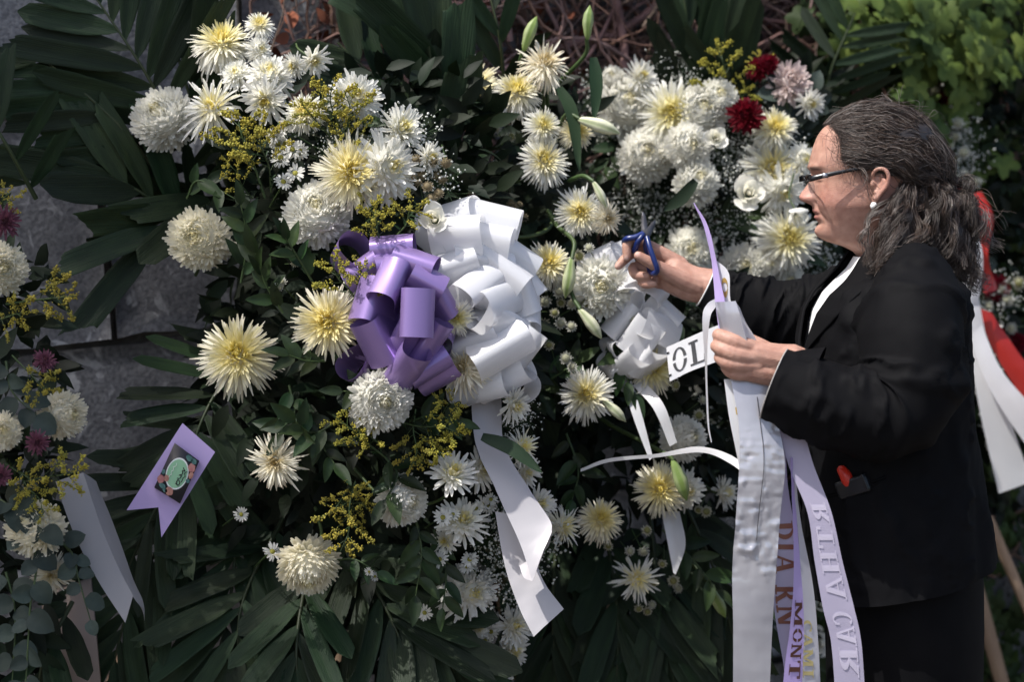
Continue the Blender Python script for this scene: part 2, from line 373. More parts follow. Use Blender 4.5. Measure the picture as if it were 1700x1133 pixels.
while k < 150:
    px, py = r.uniform(1370, 1720), r.uniform(-40, 330)
    if py > 60 + 210 * math.exp(-((px - 1545) / 75) ** 2) + 60 * math.exp(-((px - 1680) / 40) ** 2) or px < 1385: 
        if r.random() > .06: continue
    p = wall_hit(px, py, r.uniform(.10, .26))
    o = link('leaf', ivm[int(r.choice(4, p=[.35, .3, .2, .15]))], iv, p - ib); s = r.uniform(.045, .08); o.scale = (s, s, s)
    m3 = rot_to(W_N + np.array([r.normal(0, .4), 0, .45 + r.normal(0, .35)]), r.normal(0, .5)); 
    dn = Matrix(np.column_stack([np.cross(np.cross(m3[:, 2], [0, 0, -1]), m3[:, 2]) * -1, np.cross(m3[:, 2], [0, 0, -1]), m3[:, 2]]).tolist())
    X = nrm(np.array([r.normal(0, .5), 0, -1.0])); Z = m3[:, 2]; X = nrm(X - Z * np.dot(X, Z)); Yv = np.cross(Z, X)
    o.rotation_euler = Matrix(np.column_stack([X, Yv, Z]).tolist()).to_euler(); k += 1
n = 2600; mb = MB()
px = r.uniform(1330, 1950, n); py = r.uniform(-150, 1350, n); off = r.uniform(.0, .14, n)
P = np.array([wall_hit(a, b, c) for a, b, c in zip(px, py, off)])
v, f = ivy_leaf(5); X = np.column_stack([r.normal(0, .6, n), r.normal(0, .2, n), -np.ones(n)]); Z = W_N + r.normal(0, .5, (n, 3))
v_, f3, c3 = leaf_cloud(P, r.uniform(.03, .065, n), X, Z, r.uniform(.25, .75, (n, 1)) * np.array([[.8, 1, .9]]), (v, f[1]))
mb.add(v_, f3, c3); q4 = (f[0][None] + (np.arange(n) * len(v))[:, None, None]).reshape(-1, 4); mb.f.append(q4)
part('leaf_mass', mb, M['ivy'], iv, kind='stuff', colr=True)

# unseen tree added outside the left edge: it keeps the left wreath out of the sun
TC = np.array([-4.85, 1.45, 8.0])
tr = thing('added_shade_tree', 'unseen leafy tree added outside the left edge to shade the left-hand wreath', 'tree', (TC[0] - .5, TC[1] - .2, 0))
mb = MB(); b0 = np.array([TC[0] - .5, TC[1] - .2, -.05])
v, f = capsule_chain([b0, b0 + [.05, .02, 2.4], b0 + [.15, .05, 5.0], TC], [.2, .15, .11, .05], 12); mb.add(v, f)
r = np.random.default_rng(4)
for k in range(9):
    e = TC + nrm(r.normal(size=3)) * np.array([.9, .9, .55]); s = b0 + np.array([.1, .04, r.uniform(5.2, 7.2)])
    v, f = capsule_chain([s, (s + e) / 2 + [0, 0, .12], e], [.05, .03, .01], 7); mb.add(v, f)
M['trunk'] = mat('tree_bark', (.16, .12, .09), (.09, .07, .055), 14, .9, .2, bump=.6)
part('trunk', mb, M['trunk'], tr)
n = 4600; d = nrm(r.normal(size=(n, 3))) * (r.uniform(0, 1, (n, 1)) ** .45)
P = TC + d * np.array([1.05, 1.05, .75]); P += fbm(P, 5, 8)[:, None] * .12
mb = MB(); mb.add(*leaf_cloud(P, r.uniform(.07, .13, n), r.normal(size=(n, 3)) + [0, 0, -.5], r.normal(size=(n, 3)) + [0, 0, 1.2], r.uniform(.5, 1.2, (n, 1)) * np.array([[.05, .09, .03]])))
part('crown', mb, M['leafmass'], tr, kind='stuff', colr=True)

# ------------------------------------------------------------------ wreaths: bodies of foliage on wooden easels
WR = {  # centre px, py, front depth, radii px, bulge (m)
    'W0': (-20, 760, 3.28, 190, 480, .10),
    'W1': (600, 610, 3.42, 400, 640, .26),
    'W2': (985, 600, 3.74, 230, 640, .16),
    'W3': (1200, 330, 4.12, 240, 330, .14),
    'W4': (1640, 470, 4.58, 170, 420, .10)}
def ysurf(w, px, py):
    cx, cy, Y, rx, ry, b = WR[w]
    d2 = ((px - cx) / rx) ** 2 + ((py - cy) / ry) ** 2
    return Y + b * min(d2, 1.6)
def wreath(w, label, n, size, rx, ry, cx, cy, tone, depth=.22, seed=0, back=True, keep=None):
    cY = WR[w][2]
    t = thing('funeral_wreath', label, 'wreath', at(cx, cy + ry * .8, cY + .3))
    r = np.random.default_rng(60 + seed)
    bcx, brx = (cx, rx) if w != 'W2' else (900, 130)
    if back:
        a = np.linspace(0, 2 * math.pi, 37)[:-1]; rad = np.array([1.0, .98, .6, .02])
        V = []
        for dy in (0, .05):
            for k in rad[::1 if dy == 0 else -1]:
                V.append([at(bcx + math.cos(q) * brx * .80 * k, max(cy + math.sin(q) * ry * .80 * k, 170), cY + WR[w][5] + depth + .02 + dy) for q in a])
        V = np.array(V).reshape(-1, 3); V += fbm(V, 30, 4)[:, None] * .008
        mbb = MB(); mbb.add(V, grid_faces(8, 36, False, True)); part('straw_backing', mbb, M['backing'], t)
    an = r.uniform(0, 2 * math.pi, n); rr = np.sqrt(r.uniform(0, 1, n)) * (1 + .08 * np.sin(an * 7 + 1))
    px = cx + np.cos(an) * rr * rx; py = cy + np.sin(an) * rr * ry
    if keep is not None:
        kk = np.array([keep(a_, b_) for a_, b_ in zip(px, py)]); px, py, an, rr = px[kk], py[kk], an[kk], rr[kk]; n = len(px)
    P = np.array([at(a_, b_, ysurf(w, a_, b_) + .065 + d_) for a_, b_, d_ in zip(px, py, r.uniform(0, 1, n) ** .7 * depth)])
    out = np.column_stack([np.cos(an) * rr, np.full(n, -.75), -np.sin(an) * rr])
    Dir = out * .8 + r.normal(0, .55, (n, 3)) + [0, 0, -.25]; Nor = np.array([[0, -1, .7]]) + r.normal(0, .6, (n, 3))
    cc = tone * r.uniform(.45, 1.35, (n, 1)) * np.column_stack([r.uniform(.8, 1.25, n), np.ones(n), r.uniform(.75, 1.2, n)])
    mbl = MB(); mbl.add(*leaf_cloud(P, r.uniform(size[0], size[1], n), Dir, Nor, cc, leaf_verts(5, .42)))
    part('leaf_mass', mbl, M['leafmass'], t, kind='stuff', colr=True)
    return t
M['backing'] = mat('straw_wreath_backing', (.022, .028, .018), (.014, .017, .012), 40, .9, .1, bump=.5)
DG = np.array([[.0085, .0165, .0072]])
wreath('W1', 'large left wreath body of dark green leaves behind the purple bow', 1900, (.028, .07), 270, 560, 600, 600, DG, seed=1, keep=lambda x, y: y > 110 + max(0, 330 - x) * 3)
wreath('W2', 'middle wreath body of dark leaves between the white bow and the ribbons', 1700, (.03, .075), 245, 600, 985, 620, DG * .9, seed=2, keep=lambda x, y: y > 130 and (x < 985 or y > 470 or x < 985 + (y - 300) * .4))
wreath('W3', 'upper right wreath body of dark leaves behind the reaching hand', 1500, (.03, .075), 230, 420, 1210, 430, DG, seed=3, keep=lambda x, y: y > 115)
wreath('W4', 'blurred wreath body of dark leaves behind the woman at right', 700, (.03, .07), 95, 400, 1625, 480, DG * .8, .14, seed=4)
wreath('W0', 'wreath body of dark leaves cut off by the lower left corner', 420, (.03, .075), 120, 400, -10, 780, DG, .16, seed=5, back=False)

def easel(label, legs, group):
    t = thing('wooden_easel', label, 'easel', (legs[0][0][0], legs[0][0][1], 0), group)
    for a, b, w in legs:
        a = np.array(a, float); b = np.array(b, float); d = nrm(b - a); s = nrm(np.cross(d, [0, -1, .02])); k = np.cross(d, s)
        mb = MB(); v, f = box((a + b) / 2, (w, np.linalg.norm(b - a), .022), np.column_stack([s, d, k])); mb.add(v, f)
        part('leg', mb, M['wood'], t, flat=True)
    return t
def ground_leg(p0, p1, Y0, Y1):
    a = at(*p0, Y0); b = at(*p1, Y1); d = b - a; return (a, a + d * ((0.0 - a[2]) / d[2]))
G_E = 'wooden easels carrying the wreaths'
a1, b1 = ground_leg((1640, 860), (1735, 1080), 4.62, 4.58); a2, b2 = ground_leg((1600, 900), (1662, 1133), 4.66, 4.70); a3, b3 = ground_leg((1580, 930), (1645, 1133), 4.82, 4.86)
easel('pale wooden easel legs slanting down behind the woman', [(a1, b1, .020), (a2, b2, .030), (a3, b3, .024)], G_E)
a1, b1 = ground_leg((893, 960), (880, 1133), 4.02, 4.0); a2, b2 = ground_leg((1160, 960), (1172, 1133), 4.05, 4.02); a3, b3 = ground_leg((1010, 960), (1012, 1133), 4.3, 4.34)
easel('brown wooden easel leg below the folded white ribbon of the middle wreath', [(a1, b1, .034), (a2, b2, .034), (a3, b3, .03)], G_E)
a1, b1 = ground_leg((300, 900), (120, 1300), 3.96, 3.98); a2, b2 = ground_leg((820, 900), (900, 1250), 3.98, 3.98); a3, b3 = ground_leg((560, 900), (560, 1200), 4.08, 4.12)
easel('wooden easel hidden behind the fronds of the large left wreath', [(a1, b1, .04), (a2, b2, .04), (a3, b3, .03)], G_E)
# ------------------------------------------------------------------ palm fronds
def leaflet_mesh(seed, tip):
    r = np.random.default_rng(seed); nx, ny = 11, 9
    t = np.linspace(0, 1, nx); w = np.interp(t, [0, .12, .35, .7, .9, 1], [.12, .55, .95, 1.0, .8 if tip == 'point' else .95, .08 if tip == 'point' else .8])
    y = np.linspace(-.5, .5, ny)
    V = np.zeros((nx, ny, 3)); V[..., 0] = t[:, None]; V[..., 1] = w[:, None] * y[None]
    V[..., 2] = (.05 * ((np.arange(ny) % 2) - .5))[None] * w[:, None] + .22 * np.abs(y)[None] ** 1.2 * w[:, None]      # pleats and keel (scaled by width)
    V[..., 2] -= (.25 * t ** 2)[:, None] * r.uniform(.0, 1.5) + (.10 * t * np.sin(t * 3 + r.uniform(0, 6)))[:, None]
    if tip == 'cut':
        V[-1, :, 0] += (y * r.choice([-1, 1]) * r.uniform(.12, .3)) + r.uniform(-.03, .03, ny); V[-2, :, 0] += y * 0
    V[..., 1] += (.12 * t ** 2)[:, None] * r.normal()
    return mesh_np('leaflet', V.reshape(-1, 3), grid_faces(nx, ny), M['palm'])
LM = [leaflet_mesh(s, 'cut' if s % 3 else 'point') for s in range(9)]
LP = [m for i, m in enumerate(LM) if i % 3 == 0]
G_F = 'palm fronds set into the wreaths'
def frond(b, t, n, L, W, label, bend=.1, ang=(62, 28), seed=0, sag=.0, nt=.0, pointed=False, side=0):
    r = np.random.default_rng(300 + seed)
    A = at(*b); B = at(*t); d = B - A; ln = np.linalg.norm(d); per = nrm(np.cross(d, [0, -1, 0]))
    mid = (A + B) / 2 + per * bend * ln + np.array([0, -.04, 0])
    P = catmull([A, mid, B], 25); T = nrm(np.gradient(P, axis=0))
    th = thing('palm_frond', label, 'palm frond', A, G_F)
    mb = MB(); v, f = tubes(P, np.linspace(.0042, .0015, 25)[None], 6); mb.add(v, f); part('rachis', mb, M['rachis'], th)
    for i in range(n):
        for s in (1, -1):
            if side and s != side: continue
            u = .10 + .88 * (i + .25 * (s > 0) + r.uniform(-.1, .1)) / n; k = min(24, max(0, u * 24)); k0 = int(k)
            p = P[k0]; tt = T[k0]; N = nrm(np.array([r.normal(0, .11) + nt, -1, .35 + r.normal(0, .13)])); N = nrm(N - tt * np.dot(N, tt)); S = np.cross(N, tt) * s
            a = math.radians(ang[0] + (ang[1] - ang[0]) * u + r.normal(0, 3))
            X = nrm(tt * math.cos(a) + S * math.sin(a) + N * r.normal(.06, .10) + np.array([0, 0, -sag])); Z = nrm(N + X * 0 + S * r.normal(.1, .18)); Z = nrm(Z - X * np.dot(Z, X)); Yv = np.cross(Z, X)
            o = link('leaflet', (LP if pointed else LM)[int(r.integers(len(LP if pointed else LM)))], th, p - A)
            l = L * (1 - .35 * abs(u - .45) * 1.6) * r.uniform(.85, 1.1)
            o.rotation_euler = Matrix(np.column_stack([X, Yv, Z]).tolist()).to_euler(); w = W * r.uniform(.68, 1.0); o.scale = (l, w, w)
    return th
FR = [
 ((345, 345, 3.82), (135, -40, 3.70), 9, .235, .046, 'dark palm frond with cut leaflets reaching the upper left corner', .05, (70, 35)),
 ((330, 380, 3.80), (25, 60, 3.66), 8, .17, .043, 'palm frond with a pale midrib slanting towards the upper left corner', .06, (65, 40)),
 ((400, 360, 3.83), (255, -90, 3.72), 7, .24, .052, 'bluish palm frond with upright leaflets at top left above the cream flowers', -.03, (35, 18)),
 ((360, 410, 3.80), (95, 250, 3.68), 4, .22, .060, 'palm frond with broad leaflets lying over the bare wall', .05, (42, 20)),
 ((365, 330, 3.77), (215, 440, 3.70), 2, .24, .066, 'pair of broad palm leaflets hanging across the grey wall', .05, (14, 8)),
 ((60, 330, 3.62), (-60, 130, 3.58), 4, .16, .035, 'palm frond tip poking in from the left edge', .05, (60, 30)),
 ((420, 560, 3.72), (300, 800, 3.58), 8, .165, .040, 'palm frond behind the lilac tag with midrib running down left', .04, (75, 40)),
 ((400, 700, 3.74), (205, 960, 3.62), 8, .20, .040, 'dark palm frond drooping below the lilac tag', .08, (50, 25)),
 ((340, 790, 3.72), (170, 1180, 3.62), 9, .22, .042, 'dark palm frond hanging beside the pale ribbon tails at lower left', .06, (40, 18)),
 ((400, 800, 3.70), (330, 1200, 3.60), 9, .22, .044, 'dark palm frond hanging straight down left of the lowest cream pompon', -.05, (42, 18)),
 ((512, 940, 3.60), (500, 1190, 3.50), 6, .20, .048, 'palm frond fanning out directly below the lowest cream pompon', .04, (40, 15)),
 ((470, 860, 3.68), (400, 1160, 3.58), 8, .19, .042, 'very dark palm frond in the shade at bottom left', .10, (55, 25)),
 ((560, 880, 3.66), (700, 1160, 3.54), 8, .20, .044, 'palm frond spreading to the bottom centre under the goldenrod', -.06, (48, 20)),
 ((610, 950, 3.62), (800, 1180, 3.56), 6, .20, .052, 'broad palm frond lying low at the bottom edge beside the small daisies', -.05, (35, 15)),
 ((780, 310, 3.90), (600, -60, 3.80), 7, .20, .062, 'broad pleated palm fan rising left of the yellow-centred chrysanthemums', .10, (30, 16)),
 ((740, 300, 3.92), (560, 70, 3.84), 6, .17, .050, 'dark palm frond behind the white flowers at top centre left', .06, (45, 25)),
 ((760, 330, 3.86), (700, 170, 3.80), 4, .15, .050, 'short palm frond above the baby breath beside the white bow', .0, (45, 20)),
 ((850, 300, 3.98), (850, 560, 3.92), 7, .15, .044, 'palm frond hanging in the dark gap right of the white bow', .03, (35, 15)),
 ((930, 330, 4.0), (900, 720, 3.92), 9, .16, .042, 'palm frond running down the middle of the second wreath', .05, (38, 18)),
 ((930, 820, 3.96), (925, 1180, 3.88), 8, .19, .046, 'palm frond hanging to the bottom edge right of the folded ribbon', .03, (38, 18)),
 ((1000, 850, 3.94), (1020, 1190, 3.84), 8, .20, .046, 'palm frond hanging under the scraggly chrysanthemum', -.04, (36, 16)),
 ((1080, 860, 3.94), (1130, 1180, 3.84), 8, .20, .044, 'palm frond hanging left of the silver ribbon at the bottom', .03, (36, 16)),
 ((1120, 800, 3.96), (1230, 1120, 3.86), 7, .18, .040, 'palm frond with upright strips behind the silver ribbon', -.04, (34, 14)),
 ((840, 210, 4.02), (800, -60, 3.95), 4, .13, .035, 'thin palm frond behind the lily buds at top centre', .04, (40, 20)),
 ((1160, 260, 4.28), (1120, -60, 4.22), 6, .24, .045, 'dark palm frond standing up behind the yellow-centred flowers at top right', .04, (28, 12)),
 ((1230, 240, 4.30), (1200, -30, 4.24), 5, .22, .042, 'palm frond standing beside the thin goldenrod spire', -.04, (28, 12)),
 ((1370, 260, 4.50), (1420, 20, 4.40), 8, .16, .030, 'arching fine palm frond above the woman\'s hair', -.10, (75, 50)),
 ((120, 1000, 3.55), (60, 1180, 3.5), 5, .16, .04, 'short palm frond behind the eucalyptus in the lower left corner', .05, (45, 20)),
]
for i, (b, t, n, L, W, lab, bend, ang) in enumerate(FR):
    frond(b, t, int(n * (1.25 if i < 4 else 1)), L, W, lab, bend, ang, seed=i, pointed=i in (10, 12, 13), side={1: 1, 2: -1}.get(i, 0))

# ------------------------------------------------------------------ flowers
def petals(specs, seed, K=6, jit=.05):
    """specs: rows of azimuth, elevation, curl, length, width, depth ; returns verts, faces, per-vertex (s along, row)"""
    S = np.asarray(specs, float); n = len(S); s = np.linspace(0, 1, K)
    az, el, cu, ln, wd, tipk = S.T[:6]
    ang = el[:, None] + cu[:, None] * (s[None] ** 1.3)
    ds = ln[:, None] / (K - 1)
    rho = np.concatenate([np.zeros((n, 1)), np.cumsum(np.cos(ang[:, :-1]) * ds, 1)], 1) + .03; z = np.concatenate([np.zeros((n, 1)), np.cumsum(np.sin(ang[:, :-1]) * ds, 1)], 1)
    prof = np.where(tipk[:, None] > .5, np.interp(s, [0, .25, .6, .85, 1], [.35, .6, .95, 1, .45])[None], np.interp(s, [0, .3, .7, .9, 1], [.7, .85, .9, 1, .3])[None])
    w = wd[:, None] * prof * .5
    er = np.stack([np.cos(az), np.sin(az), 0 * az], -1); et = np.stack([-np.sin(az), np.cos(az), 0 * az], -1); ez = np.array([0, 0, 1.0])
    C = rho[..., None] * er[:, None] + z[..., None] * ez
    Nn = -np.sin(ang)[..., None] * er[:, None] + np.cos(ang)[..., None] * ez
    V = np.stack([C + et[:, None] * w[..., None] + Nn * w[..., None] * .55, C, C - et[:, None] * w[..., None] + Nn * w[..., None] * .55], 2)
    F = (grid_faces(K, 3)[None] + (np.arange(n) * K * 3)[:, None, None]).reshape(-1, 4)
    sv = np.repeat(np.tile(s, (n, 1))[..., None], 3, 2).reshape(-1); row = np.repeat(np.arange(n), K * 3)
    return V.reshape(-1, 3), F, sv, row
GA = 2.399963
WHITE = np.array([.91, .905, .86]); CREAM = np.array([.91, .88, .76]); YEL = np.array([.92, .80, .17]); PALEY = np.array([.86, .81, .45]); BROWN = np.array([.42, .30, .17]); GREENC = np.array([.38, .40, .10])
KIND = {  # n, el outer->inner, curl outer->inner, len outer->inner, width, tip, body colour, inner colour, yellow reach, brown tips
 'spider':  (420, (-38, 86), (-38, 50), (1.0, .30), .070, 0, WHITE, YEL, .68, .0),
 'spidery': (430, (-40, 86), (-35, 50), (1.0, .32), .070, 0, CREAM, YEL, .80, .08),
 'droop':   (420, (-50, 86), (-75, 25), (1.0, .45), .072, 0, WHITE * [1, .99, .96], YEL, .60, .10),
 'sparse':  (130, (-20, 84), (-55, 40), (1.05, .30), .085, 0, WHITE, YEL, .70, .0),
 'pompon':  (520, (-70, 88), (92, 45), (1.06, .74), .165, 1, WHITE, np.array([.86, .80, .50]), .22, .0),
 'cream':   (520, (-70, 88), (92, 45), (1.06, .74), .155, 1, CREAM * 1.03, np.array([.88, .82, .52]), .25, .04),
 'flat':    (230, (-35, 84), (-22, 50), (1.0, .42), .140, 1, WHITE, YEL, .33, .0),
 'half':    (120, (5, 86), (-5, 30), (1.0, .55), .150, 1, WHITE, YEL, .40, .05),
 'shag':    (240, (-30, 80), (-75, 30), (1.0, .45), .080, 0, CREAM, np.array([.62, .50, .22]), .5, .45),
 'crimson': (200, (-40, 86), (40, 50), (.98, .55), .19, 1, np.array([.16, .006, .018]), np.array([.13, .005, .012]), .3, .0),
 'pink':    (120, (-20, 84), (-20, 45), (1.0, .45), .15, 1, np.array([.20, .075, .115]), np.array([.22, .11, .12]), .3, .0),
 'blush':   (200, (-40, 86), (40, 50), (.98, .55), .17, 1, np.array([.74, .62, .60]), np.array([.74, .62, .58]), .3, .0),
}
def chrys_meshes(kind, seed):
    n, el, cu, ln, wd, tip, cb, ci, reach, brn = KIND[kind]; r = np.random.default_rng(seed * 17 + len(kind))
    t = np.linspace(0, 1, n); j = lambda s: r.normal(0, s, n)
    sh = kind in ('shag', 'sparse'); pj = .55 if kind in ('pompon', 'cream') else 1.0
    j = lambda s: r.normal(0, s * pj, n)
    E = np.radians(el[0] + (el[1] - el[0]) * t ** (.95 if tip else .8)) + j(.13 if not sh else .22)
    Cc = np.radians(cu[0] + (cu[1] - cu[0]) * t) + j(.28 if not sh else .45)
    Ln = (ln[0] + (ln[1] - ln[0]) * t ** 1.1) * (1 + j(.10 if not sh else .16)); Wd = wd * (1 - .25 * t) * (1 + j(.12))
    sp = np.column_stack([np.arange(n) * GA + j(.12), E, Cc, Ln, Wd, np.full(n, tip)])
    V, F, sv, row = petals(sp, seed)
    tt = t[row]; fr = np.clip((tt - (1 - reach)) / reach, 0, 1) * .95 + np.clip(1 - sv * 1.8, 0, 1) * .45 * (reach > .3)
    fr = np.clip(fr, 0, 1)[:, None]; C = cb * (1 - fr) + ci * fr
    pb = np.clip((sv - .7) * 3, 0, 1) * brn * (r.uniform(0, 1, n)[row] < .6) + brn * .5 * (tt < .25) * r.uniform(0, 1, n)[row]
    C = C * (1 - pb[:, None]) + BROWN * pb[:, None]; C *= r.uniform(.93, 1.04, n)[row][:, None]
    V += fbm(V, 7, seed)[:, None] * .02
    asy = r.normal(0, .05, 2); V[:, 0] *= 1 + asy[0]; V[:, 1] *= 1 + asy[1]
    cut = row < int(n * .86); # inner petals become the centre
    rc, zc = ((.66, .5) if kind in ('pompon', 'cream') else (.45, .30) if kind in ('crimson', 'blush', 'flat') else (.34, .20))
    bv_, bf_ = blob((0, 0, .12 if tip else .05), (rc, rc, zc), 9, 16)  # core added inside the petals to bounce light into dark gaps
    def sub(mask, name):
        idx = np.where(mask)[0]; mp = -np.ones(len(V), int); mp[idx] = np.arange(len(idx)); ff = F[mask[F].all(1)]
        if name == 'petals': return mesh_np(name, np.vstack([V[idx], bv_]), [mp[ff], bf_ + len(idx)], M['petal'], np.vstack([C[idx], np.tile(cb * .9 + ci * .1, (len(bv_), 1))]))
        return mesh_np(name, V[idx], mp[ff], M['petal'], C[idx])
    return sub(cut, 'petals'), sub(~cut, 'centre')
CM = {}
for k in KIND:
    for s in range({'spider': 4, 'pompon': 4, 'spidery': 3, 'cream': 3, 'flat': 3, 'half': 3, 'droop': 3}.get(k, 2)): CM[(k, s)] = chrys_meshes(k, s)
def stem_mesh(seed, r0=.055, ln=2.6, calyx=.26):
    r = np.random.default_rng(seed); P = catmull([[0, 0, -.02], [.03, .02, -.5], [r.normal(0, .15), r.normal(0, .15), -1.4], [r.normal(0, .4), r.normal(0, .4), -ln]], 12)
    mb = MB(); v, f = tubes(P, np.full(12, r0)[None], 6); mb.add(v, f)
    th = np.linspace(0, 1, 5); prof = np.array([[.05, -.30], [.14, -.22], [calyx * .8, -.10], [calyx, .0], [calyx * .8, .06]])
    a = np.arange(10) * 2 * math.pi / 10; V = np.stack([prof[:, 0:1] * np.cos(a), prof[:, 0:1] * np.sin(a), prof[:, 1:2] * np.ones(10)], -1)
    mb.add(V.reshape(-1, 3), grid_faces(5, 10, False, True)); return mb.mesh('stem', M['stem'])
STM = [stem_mesh(s) for s in range(5)]
_fc = [0]
def put(name, cat, label, meshes, p, rad, face, roll=None, group=None, squash=1.0):
    t = thing(name, label, cat, p, group); _fc[0] += 1; r = random.Random(_fc[0] * 3)
    q = Vector((0, 0, 1)).rotation_difference(Vector(face).normalized()) @ Quaternion((0, 0, 1), r.uniform(0, 6.28) if roll is None else roll)
    t.rotation_euler = q.to_euler(); t.scale = (rad, rad, rad * squash)
    for nm, me in meshes: link(nm, me, t)
    return t
def chrys(w, px, py, d, kind, face, label, dY=0.0, group='chrysanthemums in the wreaths', name='chrysanthemum', cat='flower', sq=1.0):
    Y = ysurf(w, px, py) + dY - (.05 if w == 'W3' else 0); ks = [s for (k, s) in CM if k == kind]; s = ks[(_fc[0] * 5 + 1) % len(ks)]
    pm, cm = CM[(kind, s)]; f = (face[0], -1.0, face[1]); rad = d * (1.08 if w == 'W3' else 1.0) * (.60 if kind in ('pompon', 'cream', 'crimson', 'blush', 'flat') else .56) * mpp(Y)
    p = at(px, py, Y) - np.array(nrm(f)) * rad * (.28 if kind in ('pompon', 'cream', 'crimson', 'blush') else .12)
    return put(name, cat, label, [('petals', pm), ('centre', cm), ('stem', STM[_fc[0] % 5])], p, rad, f, None, group, sq)
C1 = [
 (368, 70, 108, 'droop', (.0, 1.3), 'large spider chrysanthemum with tall yellow tuft, topmost on the left wreath'),
 (431, 40, 52, 'spider', (.2, 1.0), 'small yellow spider chrysanthemum right behind the topmost tufted one'),
 (432, 82, 45, 'flat', (.5, .2), 'half-hidden white chrysanthemum under the small yellow one at top left'),
 (266, 190, 96, 'pompon', (-.25, .45), 'dense white pompon chrysanthemum leftmost in the upper left cluster'),
 (352, 178, 98, 'sparse', (.1, .5), 'ragged white spider chrysanthemum with yellow centre beside the leftmost pompon'),
 (447, 124, 86, 'flat', (.1, .8), 'full white chrysanthemum below the small yellow one'),
 (441, 166, 78, 'half', (-.1, -.2), 'drooping white chrysanthemum just above the tall goldenrod'),
 (392, 122, 46, 'flat', (-.1, .5), 'small white chrysanthemum peeping out under the tufted topmost one'),
 (521, 100, 54, 'half', (.4, -.4), 'loose white daisy chrysanthemum with long petals at top centre left'),
 (490, 108, 44, 'half', (-.5, -.3), 'narrow white half-open chrysanthemum left of the loose long-petalled one'),
 (592, 162, 80, 'flat', (.3, .3), 'white chrysanthemum mostly behind the golden sprays'),
 (505, 185, 68, 'spider', (-.1, .4), 'yellow-hearted chrysanthemum veiled by ochre goldenrod'),
 (584, 285, 122, 'spidery', (.25, .15), 'big shaggy chrysanthemum with large yellow heart above the purple bow'),
 (645, 280, 108, 'flat', (.7, .1), 'broad white chrysanthemum overlapping the big shaggy yellow-hearted one'),
 (665, 215, 84, 'half', (.6, .5), 'white chrysanthemum wrapped in baby breath at the wreath\'s upper right'),
 (712, 262, 54, 'half', (.8, .1), 'small white chrysanthemum beside the dried button cluster'),
 (525, 348, 100, 'pompon', (.0, .5), 'white pompon chrysanthemum touching the top loop of the purple bow'),
 (328, 395, 95, 'cream', (-.05, .15), 'round cream pompon chrysanthemum alone against dark leaves by the wall'),
 (545, 535, 124, 'spidery', (-.05, .05), 'cream spider chrysanthemum with yellow heart left against the purple bow'),
 (394, 588, 138, 'spidery', (.1, .40), 'largest cream spider chrysanthemum with yellow heart, alone above the lilac tag'),
 (636, 667, 98, 'pompon', (.25, .0), 'white pompon chrysanthemum at the lower edge of the purple bow'),
 (457, 767, 88, 'shag', (-.15, .1), 'yellow-brown wilting chrysanthemum right of the lilac tag'),
 (675, 833, 82, 'pompon', (.75, .0), 'white pompon chrysanthemum turned right above the small daisies'),
 (512, 952, 94, 'cream', (.1, -.75), 'cream pompon chrysanthemum hanging face down near the bottom'),
 (750, 790, 84, 'half', (.35, .8), 'half-open chrysanthemum with yellow cup below the goldenrod clump'),
 (798, 782, 66, 'half', (.7, .3), 'white half-open chrysanthemum next to the yellow cup one'),
 (766, 868, 86, 'half', (.3, .6), 'white chrysanthemum with golden cup above the loose lower daisies'),
 (740, 900, 50, 'half', (-.2, .2), 'small white chrysanthemum tucked left under the golden cup one'),
 (782, 985, 86, 'flat', (.5, .2), 'white chrysanthemum low on the right rim beside the dark stem'),
 (790, 1040, 54, 'half', (.5, .1), 'white half-open chrysanthemum below the one on the right rim'),
 (770, 612, 88, 'shag', (-.4, .5), 'fading white chrysanthemum between the purple and white bows'),
 (757, 528, 66, 'spider', (.3, .0), 'yellow-centred chrysanthemum squeezed between the two bows'),
 (852, 672, 62, 'half', (.7, -.3), 'white chrysanthemum peeking out under the white bow'),
 (868, 742, 66, 'sparse', (.7, .4), 'thin-petalled white chrysanthemum right of the white ribbon tail'),
 (872, 785, 52, 'half', (.6, .0), 'small white chrysanthemum under the thin-petalled one by the ribbon tail'),
 (893, 838, 62, 'half', (.7, .3), 'white chrysanthemum beside the fold of the white ribbon tail'),
 (934, 874, 76, 'sparse', (1.2, .1), 'long-petalled white chrysanthemum pointing right beyond the folded ribbon'),
 (852, 1040, 66, 'half', (.6, .3), 'pale chrysanthemum below the end of the folded ribbon'),
 (848, 1082, 64, 'half', (.7, .2), 'pale half-open chrysanthemum second from the bottom centre'),
 (822, 1112, 70, 'half', (.4, .2), 'white chrysanthemum at the very bottom centre'),
 (750, 1078, 50, 'half', (-.2, .5), 'yellow half-open chrysanthemum near the bottom left of the small daisies'),
 (868, 965, 50, 'half', (.5, -.1), 'pale yellow chrysanthemum behind baby breath beside the ribbon end'),
]
C0 = [
 (2, 447, 84, 'cream', (.5, .1), 'cream pompon chrysanthemum cut off at the left edge'),
 (50, 872, 92, 'cream', (-.3, .6), 'browning cream pompon chrysanthemum above the eucalyptus'),
 (112, 690, 74, 'cream', (.9, .1), 'cream chrysanthemum turned right against the wall at left'),
 (6, 715, 58, 'cream', (.2, .2), 'cream chrysanthemum cut by the left edge below the pink blooms'),
 (62, 735, 40, 'pink', (.2, .2), 'pink blossom beside the cream flower at the left edge'),
 (74, 598, 36, 'pink', (.3, .6), 'mauve blossom in front of the mortar joint'),
 (8, 368, 54, 'pink', (.3, .1), 'dusky pink bloom at the left edge above the cream pompon'),
 (85, 955, 70, 'shag', (.2, .0), 'withered tan chrysanthemum behind the eucalyptus leaves'),
 (2, 790, 36, 'pink', (.3, .2), 'small pink bloom at the left edge above the lower goldenrod'),
]
